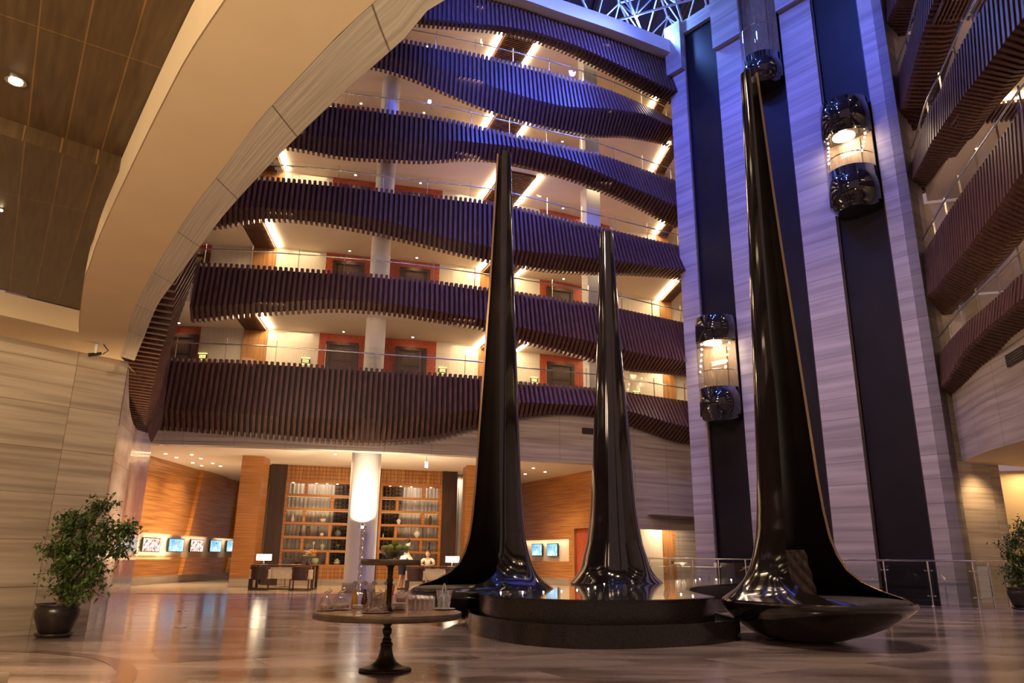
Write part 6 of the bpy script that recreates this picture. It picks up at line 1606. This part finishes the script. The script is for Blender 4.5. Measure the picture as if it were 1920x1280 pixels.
# ------------------------------------------------------------------ people
base_mat('skin', (0.55, 0.33, 0.22), 0.5); base_mat('blouse', (0.72, 0.66, 0.60), 0.7); base_mat('skirt_navy', (0.012, 0.016, 0.040), 0.7)
base_mat('hair_black', (0.012, 0.009, 0.008), 0.45); base_mat('hair_brown', (0.06, 0.03, 0.018), 0.45); base_mat('shoe_black', (0.01, 0.01, 0.01), 0.3); base_mat('lips', (0.45, 0.10, 0.09), 0.4)
def skin_obj(name, verts, edges, radii, mat, parent, root=0, sub=2):
    me = bpy.data.meshes.new(name); me.from_pydata([tuple(v) for v in verts], edges, []); me.materials.append(M[mat]); me.update()
    o = bpy.data.objects.new(name, me); COL.objects.link(o)
    if parent is not None: o.parent = parent
    sk = o.modifiers.new('skin', 'SKIN'); sk.use_smooth_shade = True; sk.branch_smoothing = 0.6
    if not me.skin_vertices: me.skin_vertices.new()
    d = me.skin_vertices[0].data
    for i, r in enumerate(radii): d[i].radius = r if isinstance(r, tuple) else (r, r); d[i].use_root = (i == root)
    if sub:
        s = o.modifiers.new('sub', 'SUBSURF'); s.levels = sub; s.render_levels = sub
    return o
def arm_chain(S, E, Wr): return [S, E, Wr]
def head(parent, c, yaw, hair, long_=False):
    """head centre c; face towards local -y turned by yaw"""
    cc, ss = math.cos(yaw), math.sin(yaw)
    def T(p): return (c[0]+p[0]*cc-p[1]*ss, c[1]+p[0]*ss+p[1]*cc, c[2]+p[2])
    m = MB(); n, k = 20, 14; V = []
    for i in range(k+1):
        a = PI*i/k; z = -0.115*math.cos(a)
        for j in range(n):
            b = 2*PI*j/n; r = math.sin(a); x = 0.074*r*math.cos(b); y = 0.092*r*math.sin(b)
            f = max(0, -math.sin(b))
            if z < -0.02: x *= 1-0.28*(-z-0.02)/0.1; y = y*(1-0.12*(-z-0.02)/0.1)-0.012*f
            if abs(z+0.015) < 0.035 and abs(math.cos(b)) < 0.25 and f > 0: y -= 0.022*(1-abs(z+0.020)/0.04)
            V.append(T((x, y, z)))
    m.shared(V, [(i*n+j, i*n+(j+1) % n, (i+1)*n+(j+1) % n, (i+1)*n+j) for i in range(k) for j in range(n)], True)
    for sx in (-1, 1): m.ball(T((sx*0.075, 0.005, -0.01)), 0.018, 8, 6, 1.5)
    face = m.build('head', 'skin', parent)
    m = MB()
    for sx in (-1, 1): m.ball(T((sx*0.028, -0.083, 0.008)), 0.010, 8, 6, 0.6)
    m.build('eyes', 'hair_black', face)
    m = MB(); m.tube([T((-0.02, -0.094, -0.055)), T((0, -0.100, -0.056)), T((0.02, -0.094, -0.055))], 0.006, 6); m.build('mouth', 'lips', face)
    m = MB(); V = []; n, k = 22, 10; F = []
    for i in range(k+1):
        for j in range(n):
            b = 2*PI*j/n; back = math.sin(b)
            am = 1.15+0.95*(0.5+0.5*back) if back > -0.5 else 1.05
            a = am*i/k; r = math.sin(a); V.append(T((0.088*r*math.cos(b), 0.106*r*math.sin(b)+0.006, 0.125*math.cos(a)+0.006)))
    m.shared(V, [(i*n+j, (i+1)*n+j, (i+1)*n+(j+1) % n, i*n+(j+1) % n) for i in range(k) for j in range(n)], True)
    if long_: m.tube([T((0, 0.075, 0.02)), T((0, 0.105, -0.06)), T((0, 0.085, -0.15))], [0.04, 0.038, 0.015], 10)
    m.build('hair', hair, parent)
def hand(parent, wr, d, nrm, side):
    """palm and five separate bent fingers from the wrist along d"""
    d = Vector(d).normalized(); nrm = Vector(nrm).normalized(); s = d.cross(nrm).normalized()*side; wr = Vector(wr)
    V = [wr, wr+d*0.04, wr+d*0.075]; E = [(0, 1), (1, 2)]; R = [(0.020, 0.013), (0.030, 0.013), (0.033, 0.011)]
    o = skin_obj('hand', V, E, R, 'skin', parent, 0, 1)
    m = MB()
    for k, (off, L) in enumerate(((-0.027, 0.062), (-0.009, 0.075), (0.009, 0.072), (0.026, 0.055))):
        b = wr+d*0.080+s*off; m.tube([b, b+d*L*0.5-nrm*0.004, b+d*L*0.85-nrm*0.016, b+d*L-nrm*0.028], [0.0085, 0.008, 0.007, 0.005], 6)
    b = wr+d*0.030-s*0.028; m.tube([b, b+d*0.025-s*0.018, b+d*0.055-s*0.024-nrm*0.01], [0.010, 0.009, 0.006], 6)
    m.build('fingers', 'skin', o)
# standing woman: back three quarters to us, leaning over the desk to the right
sp = aty(752, 1095, 26.75)
g = thing('person', 'standing woman in white blouse and navy skirt leaning over the right desk', 'person', (sp.x, 26.85, 0))
J = {'pel': (0, 0, 0.90), 'ab': (0.05, 0, 1.05), 'ch': (0.17, 0, 1.24), 'nk': (0.27, 0, 1.38), 'nk2': (0.31, -0.0, 1.44)}
V = [(0, 0, .90), (0.02, 0, 1.05), (0.07, 0, 1.26), (0.11, 0, 1.40), (0.13, 0, 1.46),
     (0.0, -0.09, .84), (-0.02, -0.10, .48), (-0.10, -0.10, .10), (-0.02, -0.11, .035),
     (0.0, 0.09, .84), (0.03, 0.10, .48), (-0.02, 0.10, .10), (0.06, 0.11, .035),
     (0.08, -0.17, 1.33), (0.20, -0.21, 1.09), (0.38, -0.16, 0.90), (0.08, 0.17, 1.33), (0.22, 0.21, 1.09), (0.42, 0.13, 0.90)]
E = [(0, 1), (1, 2), (2, 3), (3, 4), (0, 5), (5, 6), (6, 7), (7, 8), (0, 9), (9, 10), (10, 11), (11, 12), (3, 13), (13, 14), (14, 15), (3, 16), (16, 17), (17, 18)]
R = [0.125, 0.105, 0.125, 0.07, 0.045, 0.085, 0.055, 0.035, (0.03, 0.02), 0.085, 0.055, 0.035, (0.03, 0.02), 0.05, 0.037, 0.024, 0.05, 0.037, 0.024]
skin_obj('body', V, E, R, 'skin', g)
skin_obj('blouse', [V[0], V[1], V[2], V[3], V[13], (0.14, -0.19, 1.21), V[16], (0.15, 0.19, 1.21)], [(0, 1), (1, 2), (2, 3), (3, 4), (4, 5), (3, 6), (6, 7)], [0.135, 0.118, 0.142, 0.075, 0.062, 0.052, 0.062, 0.052], 'blouse', g)
m = MB(); Vs = []; n = 20
for z, rx, ry, cx_ in ((1.0, 0.125, 0.15, 0.03), (0.90, 0.145, 0.175, 0.0), (0.80, 0.15, 0.185, 0.0), (0.62, 0.135, 0.175, 0.01), (0.50, 0.13, 0.165, 0.015)):
    for k in range(n): Vs.append((cx_+rx*math.cos(2*PI*k/n), ry*math.sin(2*PI*k/n), z))
m.shared(Vs, [(i*n+k, (i+1)*n+k, (i+1)*n+(k+1) % n, i*n+(k+1) % n) for i in range(4) for k in range(n)], True); m.build('skirt', 'skirt_navy', g)
for s_, c in ((-1, (-0.04, -0.10)), (1, (0.04, 0.10))):
    m = MB(); m.tube([(c[0]-0.06, c[1], 0.05), (c[0], c[1], 0.045), (c[0]+0.09, c[1]*1.02, 0.022), (c[0]+0.14, c[1]*1.02, 0.018)], [0.035, 0.036, 0.034, 0.015], 10); m.tube([(c[0]-0.07, c[1], 0.06), (c[0]-0.08, c[1], 0.0)], [0.014, 0.007], 6); m.build('shoe', 'shoe_black', g)
hand(g, (0.38, -0.16, 0.90), (0.6, 0.1, -0.35), (0, 0, 1), 1); hand(g, (0.42, 0.13, 0.90), (0.6, -0.1, -0.35), (0, 0, 1), -1)
head(g, (0.16, 0, 1.56), 2.3, 'hair_black')
# seated woman facing us behind the desk
sx_ = aty(802, 1060, 27.0).x
g = thing('person', 'seated woman in white short-sleeved blouse facing forward behind the right desk', 'person', (sx_, 27.0, 0))
V = [(0, 0, .53), (0, -0.01, .70), (0, -0.03, .90), (0, -0.03, 1.04), (0, -0.035, 1.10),
     (-0.09, -0.05, .53), (-0.10, -0.42, .55), (-0.09, -0.40, .14), (-0.09, -0.48, .04), (0.09, -0.05, .53), (0.10, -0.42, .55), (0.10, -0.38, .14), (0.10, -0.46, .04),
     (-0.17, -0.03, .99), (-0.23, -0.16, .84), (-0.10, -0.36, .815), (0.17, -0.03, .99), (0.23, -0.16, .84), (0.10, -0.36, .815)]
R = [0.13, 0.105, 0.12, 0.065, 0.045, 0.085, 0.058, 0.036, (0.03, 0.02), 0.085, 0.058, 0.036, (0.03, 0.02), 0.05, 0.037, 0.024, 0.05, 0.037, 0.024]
skin_obj('body', V, E, R, 'skin', g)
skin_obj('blouse', [V[0], V[1], V[2], V[3], V[13], (-0.21, -0.10, 0.89), V[16], (0.21, -0.10, 0.89)], [(0, 1), (1, 2), (2, 3), (3, 4), (4, 5), (3, 6), (6, 7)], [0.14, 0.118, 0.138, 0.07, 0.062, 0.052, 0.062, 0.052], 'blouse', g)
skin_obj('skirt', [(0, 0, .56), (-0.08, -0.1, .54), (-0.09, -0.38, .55), (0.08, -0.1, .54), (0.09, -0.38, .55)], [(0, 1), (1, 2), (0, 3), (3, 4)], [0.14, 0.10, 0.078, 0.10, 0.078], 'skirt_navy', g)
for s_ in (-1, 1):
    m = MB(); c = (s_*0.095, -0.42); m.tube([(c[0], c[1]+0.06, 0.05), (c[0], c[1], 0.045), (c[0], c[1]-0.09, 0.022), (c[0], c[1]-0.14, 0.018)], [0.035, 0.036, 0.034, 0.015], 10); m.build('shoe', 'shoe_black', g)
hand(g, (-0.10, -0.36, .815), (0.35, -0.6, 0.0), (0, 0, 1), 1); hand(g, (0.10, -0.36, .815), (-0.35, -0.6, 0.0), (0, 0, 1), -1)
head(g, (0, -0.045, 1.20), -0.35, 'hair_brown', True)
